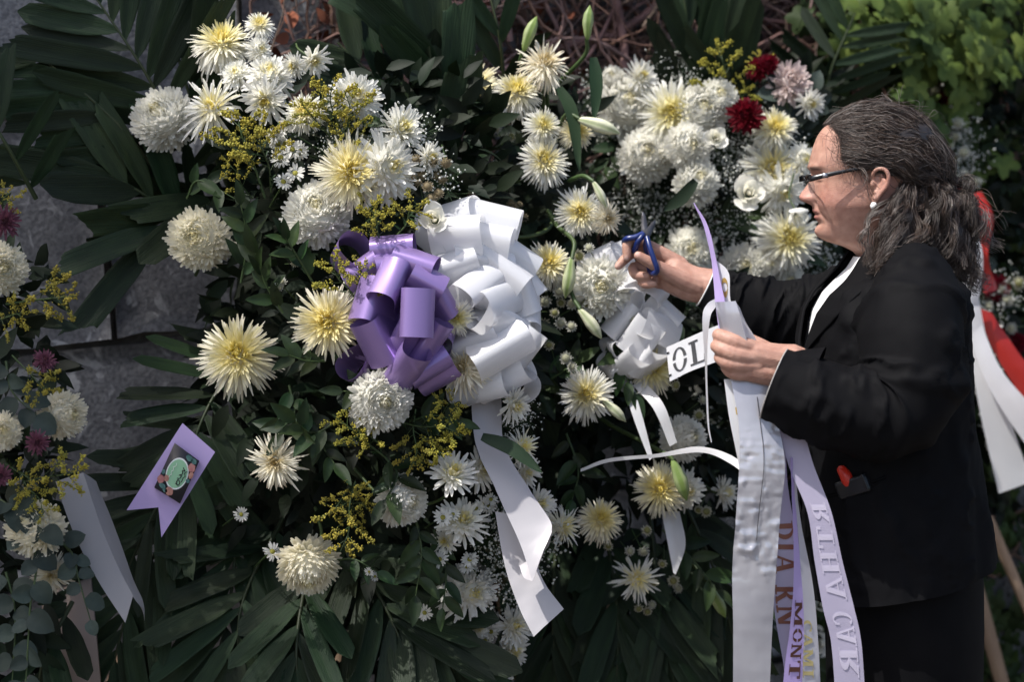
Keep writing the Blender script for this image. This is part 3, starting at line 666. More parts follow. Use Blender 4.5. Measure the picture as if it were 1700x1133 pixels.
C2 = [
 (778, 142, 112, 'spidery', (-.05, .85), 'broad chrysanthemum with amber heart at the top of the middle wreath'),
 (858, 152, 92, 'droop', (.0, .9), 'drooping chrysanthemum with yellow crown beside the amber-hearted one'),
 (904, 106, 88, 'shag', (.35, .9), 'faded chrysanthemum seen from behind under the upright lily bud'),
 (760, 88, 54, 'spider', (.0, .7), 'small yellow chrysanthemum among dried buttons at top centre'),
 (902, 208, 62, 'spider', (.2, .3), 'pale chrysanthemum behind the drooping yellow-crowned one'),
 (958, 218, 62, 'spidery', (.3, .4), 'pale yellow chrysanthemum behind the dark strap leaf'),
 (904, 266, 84, 'spider', (.1, .3), 'fringed white chrysanthemum with yellow eye in the upper middle wreath'),
 (963, 352, 82, 'spider', (.0, .15), 'open spider chrysanthemum above the gap left of the scissors'),
 (1008, 362, 54, 'shag', (.4, -.1), 'withered chrysanthemum tucked right of the open spider one'),
 (912, 438, 86, 'droop', (.1, .6), 'yellow droopy chrysanthemum right of the white bow'),
 (998, 477, 92, 'pompon', (.0, .1), 'round creamy pompon chrysanthemum against the second white bow'),
 (1084, 610, 98, 'spidery', (.35, .1), 'yellow-eyed chrysanthemum in front of the second white bow'),
 (973, 655, 92, 'spider', (-.05, .25), 'white spider chrysanthemum beside the pale lily bud, centre of picture'),
 (1096, 812, 96, 'spidery', (-.15, .25), 'yellow-hearted chrysanthemum behind the hanging lily bud'),
 (1140, 815, 70, 'flat', (.3, .0), 'pale chrysanthemum overlapped by the hanging lily bud'),
 (1142, 728, 74, 'pompon', (.7, .2), 'white pompon chrysanthemum behind the thin curling ribbon'),
 (997, 862, 80, 'spidery', (.15, .6), 'yellow-hearted chrysanthemum right of the folded ribbon'),
 (1200, 818, 56, 'half', (1.1, .1), 'pale half-open chrysanthemum seen from the side by the silver ribbon'),
 (1058, 962, 80, 'sparse', (.1, .2), 'scraggly chrysanthemum low in the middle wreath'),
 (1078, 1122, 52, 'half', (.2, .5), 'cream chrysanthemum at the bottom edge left of the silver ribbon'),
 (735, 180, 40, 'half', (-.2, -.6), 'pale bloom hanging below the amber-hearted chrysanthemum'),
]
C3 = [
 (1043, 172, 94, 'pompon', (.1, .3), 'large white pompon chrysanthemum leftmost in the right-hand wreath'),
 (1062, 128, 54, 'half', (.6, .5), 'greenish half-open chrysanthemum above the leftmost pompon on the right'),
 (1016, 128, 40, 'pompon', (-.1, .5), 'small white bloom behind the leftmost pompon on the right'),
 (1115, 187, 106, 'spider', (-.05, .15), 'white spider chrysanthemum with wide yellow heart at upper right'),
 (1166, 182, 82, 'pompon', (.2, .3), 'white chrysanthemum right of the wide yellow heart'),
 (1194, 160, 60, 'pompon', (.2, .5), 'small round white chrysanthemum at the top of the right cluster'),
 (1074, 255, 80, 'pompon', (.05, .25), 'white pompon chrysanthemum above the baby breath cloud'),
 (1146, 242, 66, 'pompon', (.2, .1), 'creamy chrysanthemum beside the small cream rose'),
 (1160, 298, 66, 'pompon', (.2, .5), 'white chrysanthemum above the purple ribbon tip'),
 (1284, 278, 96, 'spider', (.0, .2), 'white chrysanthemum with big yellow heart nearest the woman\'s forehead'),
 (1286, 212, 78, 'droop', (.1, .5), 'drooping pale chrysanthemum beside the crimson one'),
 (1310, 396, 104, 'spider', (.1, .1), 'yellow-hearted white chrysanthemum in front of the woman\'s chin'),
 (1148, 418, 76, 'pompon', (.0, .3), 'white pompon chrysanthemum above the woman\'s outstretched wrist'),
 (1236, 446, 74, 'pompon', (.0, .3), 'white pompon chrysanthemum just above the far sleeve'),
 (1308, 468, 58, 'pompon', (.2, .3), 'white chrysanthemum half behind the woman\'s far shoulder'),
 (1276, 438, 42, 'pompon', (.3, .0), 'small white bloom between the two pompons over the sleeve'),
 (1298, 318, 66, 'flat', (.3, -.3), 'white chrysanthemum under the big yellow heart by the woman\'s nose'),
 (1334, 265, 52, 'flat', (.4, .1), 'white chrysanthemum partly behind the woman\'s brow'),
 (1240, 190, 52, 'crimson', (.0, .2), 'crimson chrysanthemum among the white ones'),
 (1258, 112, 34, 'crimson', (-.2, .3), 'small crimson carnation at the top of the right wreath, left of its twin'),
 (1278, 104, 30, 'crimson', (.3, .3), 'tiny crimson carnation touching the pale pink bloom'),
 (1315, 132, 62, 'blush', (.3, .4), 'pale pink chrysanthemum at the top of the right wreath'),
 (1344, 172, 46, 'half', (.5, -.1), 'loose white bloom under the pale pink chrysanthemum'),
 (1108, 530, 44, 'pompon', (.4, .1), 'white bloom peeking out behind the second white bow'),
 (1400, 470, 50, 'pompon', (.2, .0), 'white bloom behind the woman\'s lapel'),
]
for w, L_ in (('W1', C1), ('W0', C0), ('W2', C2), ('W3', C3)):
    for (px, py, d, k, fc, lab) in L_: chrys(w, px, py, d, k, fc, lab, dY=RNG.uniform(-.05, .0))
chrys('W4', 1563, 168, 34, 'crimson', (-.1, .1), 'red bloom in the blurred wreath right of the woman\'s crown', name='carnation')
chrys('W4', 1545, 232, 30, 'crimson', (-.1, .1), 'red bloom half behind the back of the woman\'s hair', name='carnation')
chrys('W4', 1655, 478, 44, 'crimson', (.1, .1), 'red bloom beside the red ribbon at right', name='carnation')
chrys('W4', 1690, 570, 34, 'crimson', (.1, .1), 'red bloom at the right edge beside the red ribbon', name='carnation')

# roses, tulips: cupped overlapping petals
def rose_mesh(seed, nshell=11, open_=.35, colr=WHITE):
    r = np.random.default_rng(seed); mb = MB(); cols = []
    for i in range(nshell):
        t = i / (nshell - 1); R = .13 + .79 * t; az = i * GA; n, m = 8, 7
        u = np.linspace(-1, 1, m); s = np.linspace(0, 1, n)
        half = (1.25 - .35 * t); th = az + u[None] * half * np.sin(np.pi * (.18 + .72 * s))[:, None]
        rad = R * (np.sin(s * 1.9) ** .7)[:, None] * (1 + open_ * t * s[:, None] ** 4) * (1 - .04 * u[None] ** 2)
        h = (1.25 - .35 * t) * s[:, None] - .12 * (np.abs(u[None]) ** 3) * s[:, None] - .10 * t * s[:, None] ** 6
        V = np.stack([rad * np.cos(th), rad * np.sin(th), h + 0 * th - .35], -1).reshape(-1, 3) + r.normal(0, .012, (n * m, 3))
        mb.add(V, grid_faces(n, m), colr * (.95 + .08 * t) * [1, 1 - .02 * (1 - t), 1 - .12 * (1 - t)])
    return mb.mesh('petals', M['petal'], colr=True)
ROSE = [rose_mesh(1), rose_mesh(2, 9, .2), rose_mesh(3, 6, -.15)]
def rose(w, px, py, d, k, face, label, name='rose', dY=0.0):
    Y = ysurf(w, px, py) + dY; rad = d * .5 * mpp(Y)
    put(name, 'flower', label, [('petals', ROSE[k]), ('stem', STM[1])], at(px, py, Y), rad, (face[0], -1.0, face[1]), None, 'roses and tulips in the wreaths')
rose('W1', 722, 366, 52, 0, (-.2, .3), 'cream rose at the upper left corner of the white bow', dY=-.04)
rose('W3', 1188, 229, 40, 0, (.0, .3), 'small cream rose in the right cluster', dY=-.13)
rose('W3', 1243, 322, 66, 1, (.0, .35), 'white peony-like rose left of the woman\'s nose', dY=-.14)
rose('W3', 1322, 356, 56, 2, (.3, -1.6), 'drooping white tulip in front of the woman\'s mouth', 'tulip', -.19)
rose('W3', 1178, 636, 60, 2, (.0, -2.2), 'white tulip hanging face down below the lettered ribbon', 'tulip')
rose('W3', 1352, 1068, 60, 1, (.3, .1), 'white rose low between the purple and the sheer ribbon')
rose('W3', 1362, 1005, 44, 2, (.2, .4), 'white bud above the low rose between the ribbons')

# lily buds
def bud_mesh(seed, green):
    r = np.random.default_rng(seed); n, m = 14, 24; s = np.linspace(0, 1, n); a = np.arange(m) * 2 * math.pi / m
    R = np.interp(s, [0, .05, .2, .5, .75, .93, 1], [.03, .07, .11, .165, .14, .05, .008])
    g_ = 1 - .16 * np.abs(np.cos(1.5 * a)) ** 8
    V = np.stack([R[:, None] * g_ * np.cos(a), R[:, None] * g_ * np.sin(a), (s - .5)[:, None] * np.ones(m)], -1)
    V[..., 0] += (.06 * (s - .5) ** 2 * 2)[:, None]
    gc = np.array([.20, .28, .075]); wc = np.array([.78, .76, .58]); k = np.clip(green + .5 * np.abs(np.cos(1.5 * a))[None] ** 6 - .25 * np.sin(s * 3.14)[:, None], 0, 1)
    C = gc * k[..., None] + wc * (1 - k[..., None])
    return mesh_np('bud', V.reshape(-1, 3), grid_faces(n, m, False, True), M['bud'], C.reshape(-1, 3))
BUD = [bud_mesh(1, 1.0), bud_mesh(2, .35), bud_mesh(3, .72)]
def lily(w, p0, p1, k, stem, label, dY=-.05, fat=1.0, dYtip=0.0):
    """bud from base pixel p0 to tip pixel p1 and a stem through the pixels in stem"""
    Y = ysurf(w, *p0) + dY; A = at(*p0, Y); B = at(*p1, Y + dYtip); ln = np.linalg.norm(B - A)
    t = thing('lily_bud', label, 'lily bud', A, 'lily buds in the wreaths')
    o = link('bud', BUD[k], t, (B - A) / 2); o.rotation_euler = Matrix(rot_to(B - A, .6).tolist()).to_euler(); o.scale = (ln * fat, ln * fat, ln)
    S = [A + (B - A) * .03] + [at(x, y, Y + .02 + .05 * i) for i, (x, y) in enumerate(stem)]
    mb = MB(); v, f = tubes(catmull(S, 6 * len(S)), np.linspace(.0035, .0042, 6 * len(S))[None], 7); mb.add(v, f); part('stem', mb, M['stem'], t)
lily('W2', (868, 84), (890, 26), 0, [(866, 110), (905, 150), (908, 190)], 'upright green lily bud at top centre, left of the taller one')
lily('W2', (974, 66), (978, 8), 0, [(972, 90), (940, 125), (915, 150)], 'tall upright green lily bud at top centre on a bent stem')
lily('W2', (960, 196), (1030, 220), 1, [(940, 190), (920, 230)], 'pale lily bud pointing right beside the large pompon')
lily('W2', (962, 512), (1000, 562), 1, [(950, 490), (935, 440)], 'fat pale lily bud left of the second white bow')
lily('W2', (1002, 664), (1040, 700), 1, [(985, 650), (960, 600)], 'pale lily bud under the central spider chrysanthemum')
lily('W2', (950, 428), (940, 496), 2, [(952, 400), (925, 375), (910, 350)], 'slim green lily bud hanging beside the yellow droopy chrysanthemum')
lily('W2', (1118, 764), (1142, 832), 0, [(1108, 756), (1060, 730), (1020, 710), (990, 690)], 'green lily bud hanging on a long arching stem', -.08)
lily('W2', (825, 388), (848, 402), 0, [(870, 394), (910, 380), (925, 345)], 'short green lily bud at the right rim of the white bow', -.08, 1.6)
lily('W2', (1176, 972), (1206, 1026), 0, [(1168, 958), (1120, 900), (1108, 870)], 'green lily bud low beside the silver ribbon', -.08)
lily('W2', (768, 160), (758, 198), 1, [(775, 145)], 'pale closed lily under the amber-hearted chrysanthemum', .02, 1.5)
lily('W2', (985, 300), (1008, 345), 1, [(968, 292), (945, 300)], 'withered pale lily above the gap left of the scissors', -.05, .9)

# small daisies and dried buttons
def daisy_mesh(seed, n=15, wd=.30):
    r = np.random.default_rng(seed)
    V, F, sv, row = petals(np.column_stack([np.arange(n) * 2 * math.pi / n + r.normal(0, .08, n), r.normal(.12, .12, n), r.normal(-.2, .25, n), r.normal(1, .06, n), np.full(n, wd), np.ones(n)]), seed, 4)
    V = np.vstack([V]); pm = mesh_np('petals', V, F, M['petal'], np.tile(WHITE, (len(V), 1)))
    v, f = blob((0, 0, .05), (.30, .30, .16), 6, 12); cm = mesh_np('centre', v, f, M['petal'], np.tile(np.array([.42, .40, .08]), (len(v), 1))); return pm, cm
def button_mesh(seed, colr, ctr):
    r = np.random.default_rng(seed); n = 46; t = np.linspace(0, 1, n)
    V, F, sv, row = petals(np.column_stack([np.arange(n) * GA, -.3 + 1.5 * t, np.full(n, .9), 1.0 - .35 * t, np.full(n, .30), np.ones(n)]), seed, 4)
    pm = mesh_np('petals', V, F, M['petal'], np.tile(colr, (len(V), 1))); v, f = blob((0, 0, .42), (.55, .55, .26), 6, 12); return pm, mesh_np('centre', v, f, M['petal'], np.tile(ctr, (len(v), 1)))
DAISY = [daisy_mesh(s) for s in range(3)]; BUTTON = [button_mesh(1, np.array([.62, .60, .48]), np.array([.30, .30, .12])), button_mesh(2, np.array([.66, .66, .60]), np.array([.50, .50, .36]))]; DRIED = [button_mesh(3, np.array([.36, .30, .20]), np.array([.30, .24, .14]))]
TH_STEM = [stem_mesh(20 + s, .09, 6.0, .5) for s in range(3)]
def small(w, pts, bank, d, label, name, group, spread=.4, dY=-.02, face=(0, .3)):
    for i, (px, py) in enumerate(pts):
        r = random.Random(px * 31 + py); b = bank[r.randrange(len(bank))]; Y = ysurf(w, px, py) + dY + r.uniform(-.02, .02)
        put(name, 'flower', label, [('petals', b[0]), ('centre', b[1]), ('stem', TH_STEM[i % 3])], at(px, py, Y), d * .5 * mpp(Y) * r.uniform(.85, 1.15), (face[0] + r.gauss(0, spread), -1, face[1] + r.gauss(0, spread)), None, group)
small('W1', [(470, 216), (486, 248), (490, 288), (462, 238), (478, 204), (497, 250), (470, 302), (455, 225), (466, 262)], DAISY, 30, 'tiny white daisy in the column right of the tall upper goldenrod', 'small_daisy', 'tiny daisies by the upper goldenrod')
small('W1', [(452, 917)], DAISY, 34, 'lone tiny white daisy left above the hanging cream pompon', 'small_daisy', 'lone small daisies')
small('W1', [(705, 1018)], DAISY, 26, 'lone tiny white daisy below the goldenrod at bottom centre', 'small_daisy', 'lone small daisies')
small('W1', [(400, 855)], DAISY, 26, 'faint tiny daisy in the shade right of the lilac tag', 'small_daisy', 'lone small daisies')
small('W1', [(622, 958), (613, 950)], DAISY, 18, 'tiny white bloom in the dark right of the hanging cream pompon', 'small_daisy', 'lone small daisies')
small('W1', [(752, 855), (735, 860), (800, 838), (812, 842), (815, 830), (790, 845), (775, 942), (780, 930), (735, 985), (800, 1000), (770, 1050), (790, 1078), (760, 1105), (778, 1120), (805, 1065), (815, 1050), (730, 930), (760, 1125), (790, 1105), (780, 1030)], DAISY, 28, 'tiny white daisy in the cascade down the right rim of the left wreath', 'small_daisy', 'tiny daisies down the right rim')
small('W1', [(490, 436), (462, 476), (468, 470)], BUTTON, 20, 'tiny pale button bud left of the purple bow', 'button_flower', 'button buds left of the purple bow')
small('W1', [(690, 265), (700, 292), (722, 270), (726, 292), (710, 310), (735, 300), (728, 322), (694, 305), (740, 270), (716, 330), (684, 296)], DRIED, 20, 'dried tan button flower in the cluster at the upper right of the left wreath', 'button_flower', 'dried buttons above the white bow')
small('W2', [(738, 55), (742, 62), (762, 58), (772, 62), (755, 72), (770, 74)], DRIED, 19, 'dried greenish button flower over the small yellow chrysanthemum at top', 'button_flower', 'dried buttons at top centre')
small('W2', [(847, 228), (824, 192), (824, 272), (809, 245), (824, 215), (812, 222), (830, 184)], BUTTON, 18, 'small green-eyed button flower in the dark gap of the middle wreath', 'button_flower', 'button flowers in the middle gap')
small('W2', [(928, 486), (932, 503), (950, 506), (906, 500), (920, 520), (968, 506), (930, 537), (948, 543), (903, 537), (912, 575), (950, 610), (940, 595), (978, 412), (960, 425), (1050, 531)], BUTTON, 22, 'small pale button flower in the cluster right of the white bow', 'button_flower', 'button flowers right of the white bow')
small('W2', [(848, 338), (855, 342), (862, 340), (853, 358), (870, 362)], DRIED, 16, 'dried button flower above the right edge of the white bow', 'button_flower', 'dried buttons right of the white bow')
small('W2', [(1045, 915), (1060, 1010), (1082, 1005), (1075, 1015), (1085, 968), (1118, 965), (1125, 978), (1010, 908), (1068, 915), (1073, 882), (1100, 936), (1160, 846), (1172, 850), (1165, 665), (1120, 640), (1160, 690)], BUTTON, 20, 'small white button flower scattered low in the middle wreath', 'button_flower', 'button flowers low in the middle wreath')
small('W4', [(1530, 140), (1600, 130), (1600, 160), (1590, 205), (1585, 225), (1575, 240), (1600, 255), (1580, 270), (1570, 285), (1600, 290), (1620, 305), (1560, 300), (1590, 300), (1660, 480), (1690, 470), (1670, 500), (1640, 510), (1680, 545), (1640, 600), (1670, 600), (1650, 620), (1600, 660), (1690, 700), (1650, 740), (1550, 150), (1575, 190)], BUTTON, 26, 'blurred small white bloom in the wreath behind the woman', 'button_flower', 'white blooms in the wreath behind the woman')

# goldenrod
def goldenrod_mesh(seed, nb=10, ln=1.0):
    r = np.random.default_rng(seed); mb = MB(); st = MB(); main = catmull([[0, 0, 0], [.05, 0, .35], [.02, .05, .7], [.12, 0, 1.0]], 16)
    v, f = tubes(main, np.linspace(.016, .006, 16)[None], 5); st.add(v, f); pts = []
    for b in range(nb):
        u = .30 + .68 * b / nb; p = main[int(u * 15)]; a = b * GA; L = (.42 * (1 - u) + .17) * r.uniform(.8, 1.2); d = np.array([math.cos(a), math.sin(a), .75])
        Q = catmull([p, p + d * L * .5, p + d * L * .85 + [0, 0, -.02], p + d * L + [0, 0, -.12 * L]], 10); v, f = tubes(Q, np.linspace(.007, .003, 10)[None], 3); st.add(v, f)
        for k in range(int(46 * L / .3)):
            q = Q[int(r.uniform(2, 9.99))]; pts.append(q + r.normal(0, .020, 3) + np.array([0, 0, .018]))
    pts = np.array(pts); n = len(pts); o, of = blob((0, 0, 0), (1, 1, 1), 4, 5)
    s = r.uniform(.008, .017, n); V = pts[:, None] + s[:, None, None] * (o[None] + r.normal(0, .25, (n, len(o), 3))); F = (of[None] + (np.arange(n) * len(o))[:, None, None]).reshape(-1, 4)
    lm = MB(); 
    for k in range(9):
        u = r.uniform(.05, .6); a = r.uniform(0, 6.28); lm.add(*leaf_cloud(main[int(u * 15)][None], np.array([r.uniform(.12, .22)]), np.array([[math.cos(a), math.sin(a), .8]]), np.array([[0, -.3, 1.0]]), np.ones((1, 3)), leaf_verts(5, .2))[:2])
    return mesh_np('blossoms', V.reshape(-1, 3), F, M['gold']), st.mesh('stem', M['stem']), lm.mesh('leaves', M['sprig'])
GR = [goldenrod_mesh(s) for s in range(5)]
def goldenrod(w, p0, p1, label, dY=-.03, fat=1.0, lean=-.3):
    Y = ysurf(w, *p0) + dY; A = at(*p0, Y + .03); B = at(*p1, Y); d = B - A; ln = np.linalg.norm(d); d = d + np.array([0, lean * ln * .4, 0]); k = _fc[0] % 5; _fc[0] += 1
    t = thing('goldenrod_sprig', label, 'goldenrod', A, 'goldenrod sprigs'); t.rotation_euler = Matrix(rot_to(d, random.uniform(0, 6.28)).tolist()).to_euler(); t.scale = (ln * fat, ln * fat, ln)
    for nm, me in zip(('blossoms', 'stem', 'leaves'), GR[k]): link(nm, me, t)
for w, a, b, lab in (
 ('W1', (440, 330), (400, 180), 'tall yellow-green goldenrod sprig beside the column of tiny daisies'), ('W1', (450, 320), (430, 200), 'goldenrod sprig behind the tall one at upper left'), ('W1', (420, 330), (375, 260), 'short goldenrod sprig spreading left of the tall one'),
 ('W1', (570, 260), (540, 130), 'ochre goldenrod sprig in the middle of the upper white flowers'), ('W1', (580, 250), (585, 145), 'ochre goldenrod sprig in front of the upper white chrysanthemum'), ('W1', (560, 240), (500, 160), 'ochre goldenrod sprig leaning left among the upper white flowers'), ('W1', (600, 260), (560, 215), 'small ochre goldenrod sprig above the big yellow-hearted chrysanthemum'),
 ('W1', (640, 420), (620, 330), 'goldenrod sprig above the top of the purple bow'), ('W1', (660, 390), (690, 330), 'goldenrod sprig between the bows\' tops'), ('W1', (600, 380), (640, 350), 'goldenrod sprig below the big yellow-hearted chrysanthemum'),
 ('W1', (600, 520), (540, 430), 'bright goldenrod sprig overlapping the left of the purple bow'), ('W1', (590, 500), (610, 440), 'bright goldenrod sprig on the upper left loop of the purple bow'),
 ('W1', (640, 760), (560, 680), 'goldenrod sprig under the pompon below the purple bow, pointing left'), ('W1', (640, 740), (585, 715), 'goldenrod sprig beneath the lower pompon'), ('W1', (660, 700), (770, 720), 'goldenrod sprig pointing right below the white bow'), ('W1', (700, 690), (730, 770), 'goldenrod sprig drooping above the yellow cup chrysanthemum'), ('W1', (690, 680), (690, 780), 'goldenrod sprig hanging in the clump below the bows'), ('W1', (720, 700), (750, 660), 'goldenrod sprig rising beside the white bow tail'),
 ('W1', (580, 810), (545, 850), 'goldenrod sprig pointing left in the dark lower middle'), ('W1', (590, 800), (580, 920), 'goldenrod sprig hanging down in the dark lower middle'), ('W1', (570, 830), (610, 840), 'short goldenrod sprig pointing right in the dark lower middle'), ('W1', (575, 790), (590, 830), 'stubby goldenrod sprig at the base of the hanging one'),
 ('W0', (-10, 530), (40, 512), 'goldenrod sprig at the left edge under the cut-off pompon'), ('W0', (10, 505), (128, 500), 'arching goldenrod sprig reaching over the wall at left'), ('W0', (20, 590), (80, 660), 'goldenrod sprig curving down beside the mauve blossom'), ('W0', (10, 770), (60, 810), 'goldenrod sprig above the browning pompon'), ('W0', (40, 800), (140, 790), 'goldenrod sprig pointing right over the pale ribbon'), ('W0', (30, 780), (85, 850), 'goldenrod sprig hanging onto the browning pompon'), ('W0', (-5, 360), (15, 320), 'goldenrod sprig at the left edge near the dusky pink bloom'),
 ('W3', (1210, 190), (1195, 70), 'thin goldenrod spire at the top of the right wreath'), ('W3', (1220, 180), (1240, 140), 'dull goldenrod sprig above the crimson chrysanthemum'), ('W3', (1262, 130), (1270, 92), 'tiny goldenrod sprig between the crimson carnations')):
    goldenrod(w, a, b, lab, fat=1.0 if math.dist(a, b) > 70 else 1.5)

# baby's breath
def gyp_mesh(seed, n=95):
    r = np.random.default_rng(seed); ends = np.column_stack([r.normal(0, .36, n), r.normal(0, .30, n), r.uniform(.45, 1.1, n)]); fork = ends * r.uniform(.35, .65, (n, 1)) + r.normal(0, .02, (n, 3)); root = np.zeros((n, 3))
    P = np.stack([root, fork * .5 + [0, 0, .05], fork, (fork + ends) / 2 + r.normal(0, .02, (n, 3)), ends], 1); sv, sf = tubes(P, np.array([.008, .006, .005, .004, .003])[None], 3)
    o, of = blob((0, 0, 0), (1, 1, .8), 4, 6); s = r.uniform(.014, .038, n); V = ends[:, None] + s[:, None, None] * (o[None] + r.normal(0, .22, (n, len(o), 3)))
    return mesh_np('blossoms', V.reshape(-1, 3), (of[None] + (np.arange(n) * len(o))[:, None, None]).reshape(-1, 4), M['gyp']), mesh_np('stems', sv, sf, M['gypstem'])
GY = [gyp_mesh(s) for s in range(4)]
def gyp(w, pts, size, label, group, face=(0, .4), dY=-.01):
    for (px, py) in pts:
        r = random.Random(px * 7 + py); Y = ysurf(w, px, py) + dY; g_ = GY[r.randrange(4)]; s = size * mpp(Y); f = nrm((face[0] + r.gauss(0, .3), -1, face[1] + r.gauss(0, .3)))
        put('babys_breath_spray', "baby's breath", label, [('blossoms', g_[0]), ('stems', g_[1])], at(px, py, Y) - f * s * .7, s, f, None, group)
gyp('W1', [(655, 225), (690, 215), (640, 205)], 62, 'spray of baby breath over the white chrysanthemum at the upper right of the left wreath', 'baby breath at upper left wreath')
gyp('W1', [(700, 275), (730, 300)], 60, 'spray of baby breath among the dried buttons above the white bow', 'baby breath above the white bow')
gyp('W1', [(470, 250), (545, 245)], 50, 'thin spray of baby breath among the tiny upper daisies', 'baby breath by the upper daisies')
gyp('W1', [(815, 900), (840, 950), (830, 860), (865, 920), (850, 1000), (880, 940), (800, 960), (900, 900)], 72, 'loose spray of baby breath left of the folded white ribbon', 'baby breath beside the folded ribbon', (.4, .2))
gyp('W1', [(850, 700), (870, 690)], 50, 'spray of baby breath under the right of the white bow', 'baby breath under the white bow', (.5, .1))
gyp('W3', [(1040, 325), (1075, 340), (1065, 300), (1020, 345), (1090, 365), (1050, 370)], 62, 'spray of baby breath in the cloud above the scissors', 'baby breath cloud above the scissors')
gyp('W3', [(1240, 235), (1270, 250), (1215, 260), (1215, 300), (1190, 270), (1225, 285), (1300, 235), (1250, 215)], 62, 'spray of baby breath in the cloud between the yellow-hearted flowers and the crimson one', 'baby breath cloud in the right wreath')
gyp('W3', [(995, 170), (985, 230), (1000, 200)], 50, 'spray of baby breath left of the large pompon', 'baby breath left of the large pompon')
gyp('W3', [(1100, 100), (1135, 130), (990, 140), (1010, 300), (985, 310), (1150, 270), (1120, 330), (1230, 360), (1270, 330)], 44, 'faint spray of baby breath between the white blooms of the right wreath', 'baby breath between the right wreath blooms')
gyp('W3', [(1190, 380), (1215, 400), (1170, 360), (1120, 380)], 52, 'spray of baby breath above the far sleeve', 'baby breath above the sleeve')
gyp('W3', [(1370, 430), (1390, 460), (1340, 445), (1360, 470)], 56, 'spray of baby breath under the woman\'s chin', 'baby breath under the chin')
gyp('W3', [(1140, 500), (1120, 490), (1150, 520)], 46, 'spray of baby breath below the outstretched wrist', 'baby breath below the wrist')
gyp('W3', [(1180, 900), (1190, 880), (1170, 690), (1160, 660), (1180, 760)], 46, 'spray of baby breath beside the silver ribbon', 'baby breath beside the silver ribbon')
gyp('W4', [(1590, 150), (1580, 210), (1600, 270), (1570, 300), (1630, 520), (1680, 480), (1620, 620), (1660, 700), (1560, 250), (1600, 230)], 60, 'blurred spray of baby breath in the wreath behind the woman', 'baby breath behind the woman')

# leafy sprigs with single leaves, and eucalyptus branches with round leaves
def leafobj_mesh(seed, wid, rnd=False):
    r = np.random.default_rng(seed); n, m = 8, 5; t = np.linspace(0, 1, n); w = np.sin(np.pi * np.clip(t, 0, 1) ** (.75 if not rnd else .8)) ** (.8 if not rnd else .6) * wid * .5; w[0] = .01; w[-1] = .008
    u = np.linspace(-1, 1, m); V = np.zeros((n, m, 3)); V[..., 0] = t[:, None]; V[..., 1] = w[:, None] * u; V[..., 2] = .35 * w[:, None] * np.abs(u) - (.22 * t ** 2)[:, None] * r.uniform(.2, 1.4) + r.normal(0, .008, (n, m))
    return V.reshape(-1, 3), grid_faces(n, m)
SL = [mesh_np('leaf', *leafobj_mesh(s, .42), M['sprig']) for s in range(4)]; EL = [mesh_np('leaf', *leafobj_mesh(10 + s, .85, True), M['euc']) for s in range(4)]; ST = [mesh_np('leaf', *leafobj_mesh(20 + s, .16), M['sprig']) for s in range(3)]
def sprig(w, pts, n, L, bank, label, name='leafy_sprig', cat='leafy sprig', group='leafy sprigs between the flowers', dY=-.01, ang=50, mt='stem', endleaf=True, opp=True):
    Y = ysurf(w, *pts[0]) + dY; P = catmull([at(x, y, Y + .02 - .012 * i) for i, (x, y) in enumerate(pts)], 20); A = P[0]; T = nrm(np.gradient(P, axis=0)); r = random.Random(int(pts[0][0] * 3 + pts[0][1]))
    t = thing(name, label, cat, A, group); mb = MB(); v, f = tubes(P, np.linspace(.0022, .001, 20)[None], 5); mb.add(v, f); part('stem', mb, M[mt], t)
    for i in range(n):
        u = .15 + .85 * i / max(1, n - 1); k = min(19, int(u * 19)); s = 1 if i % 2 else -1
        N = nrm(np.array([r.gauss(0, .35), -1, .5 + r.gauss(0, .3)])); S = np.cross(N, T[k]) * s; a = math.radians(ang + r.gauss(0, 14)) if not (endleaf and i == n - 1) else 0
        X = nrm(T[k] * math.cos(a) + S * math.sin(a) + N * r.gauss(.1, .2)); Z = nrm(N - X * np.dot(N, X)); o = link('leaf', bank[r.randrange(len(bank))], t, P[k] - A); l = L * r.uniform(.75, 1.2)
        o.rotation_euler = Matrix(np.column_stack([X, np.cross(Z, X), Z]).tolist()).to_euler(); o.scale = (l, l, l)
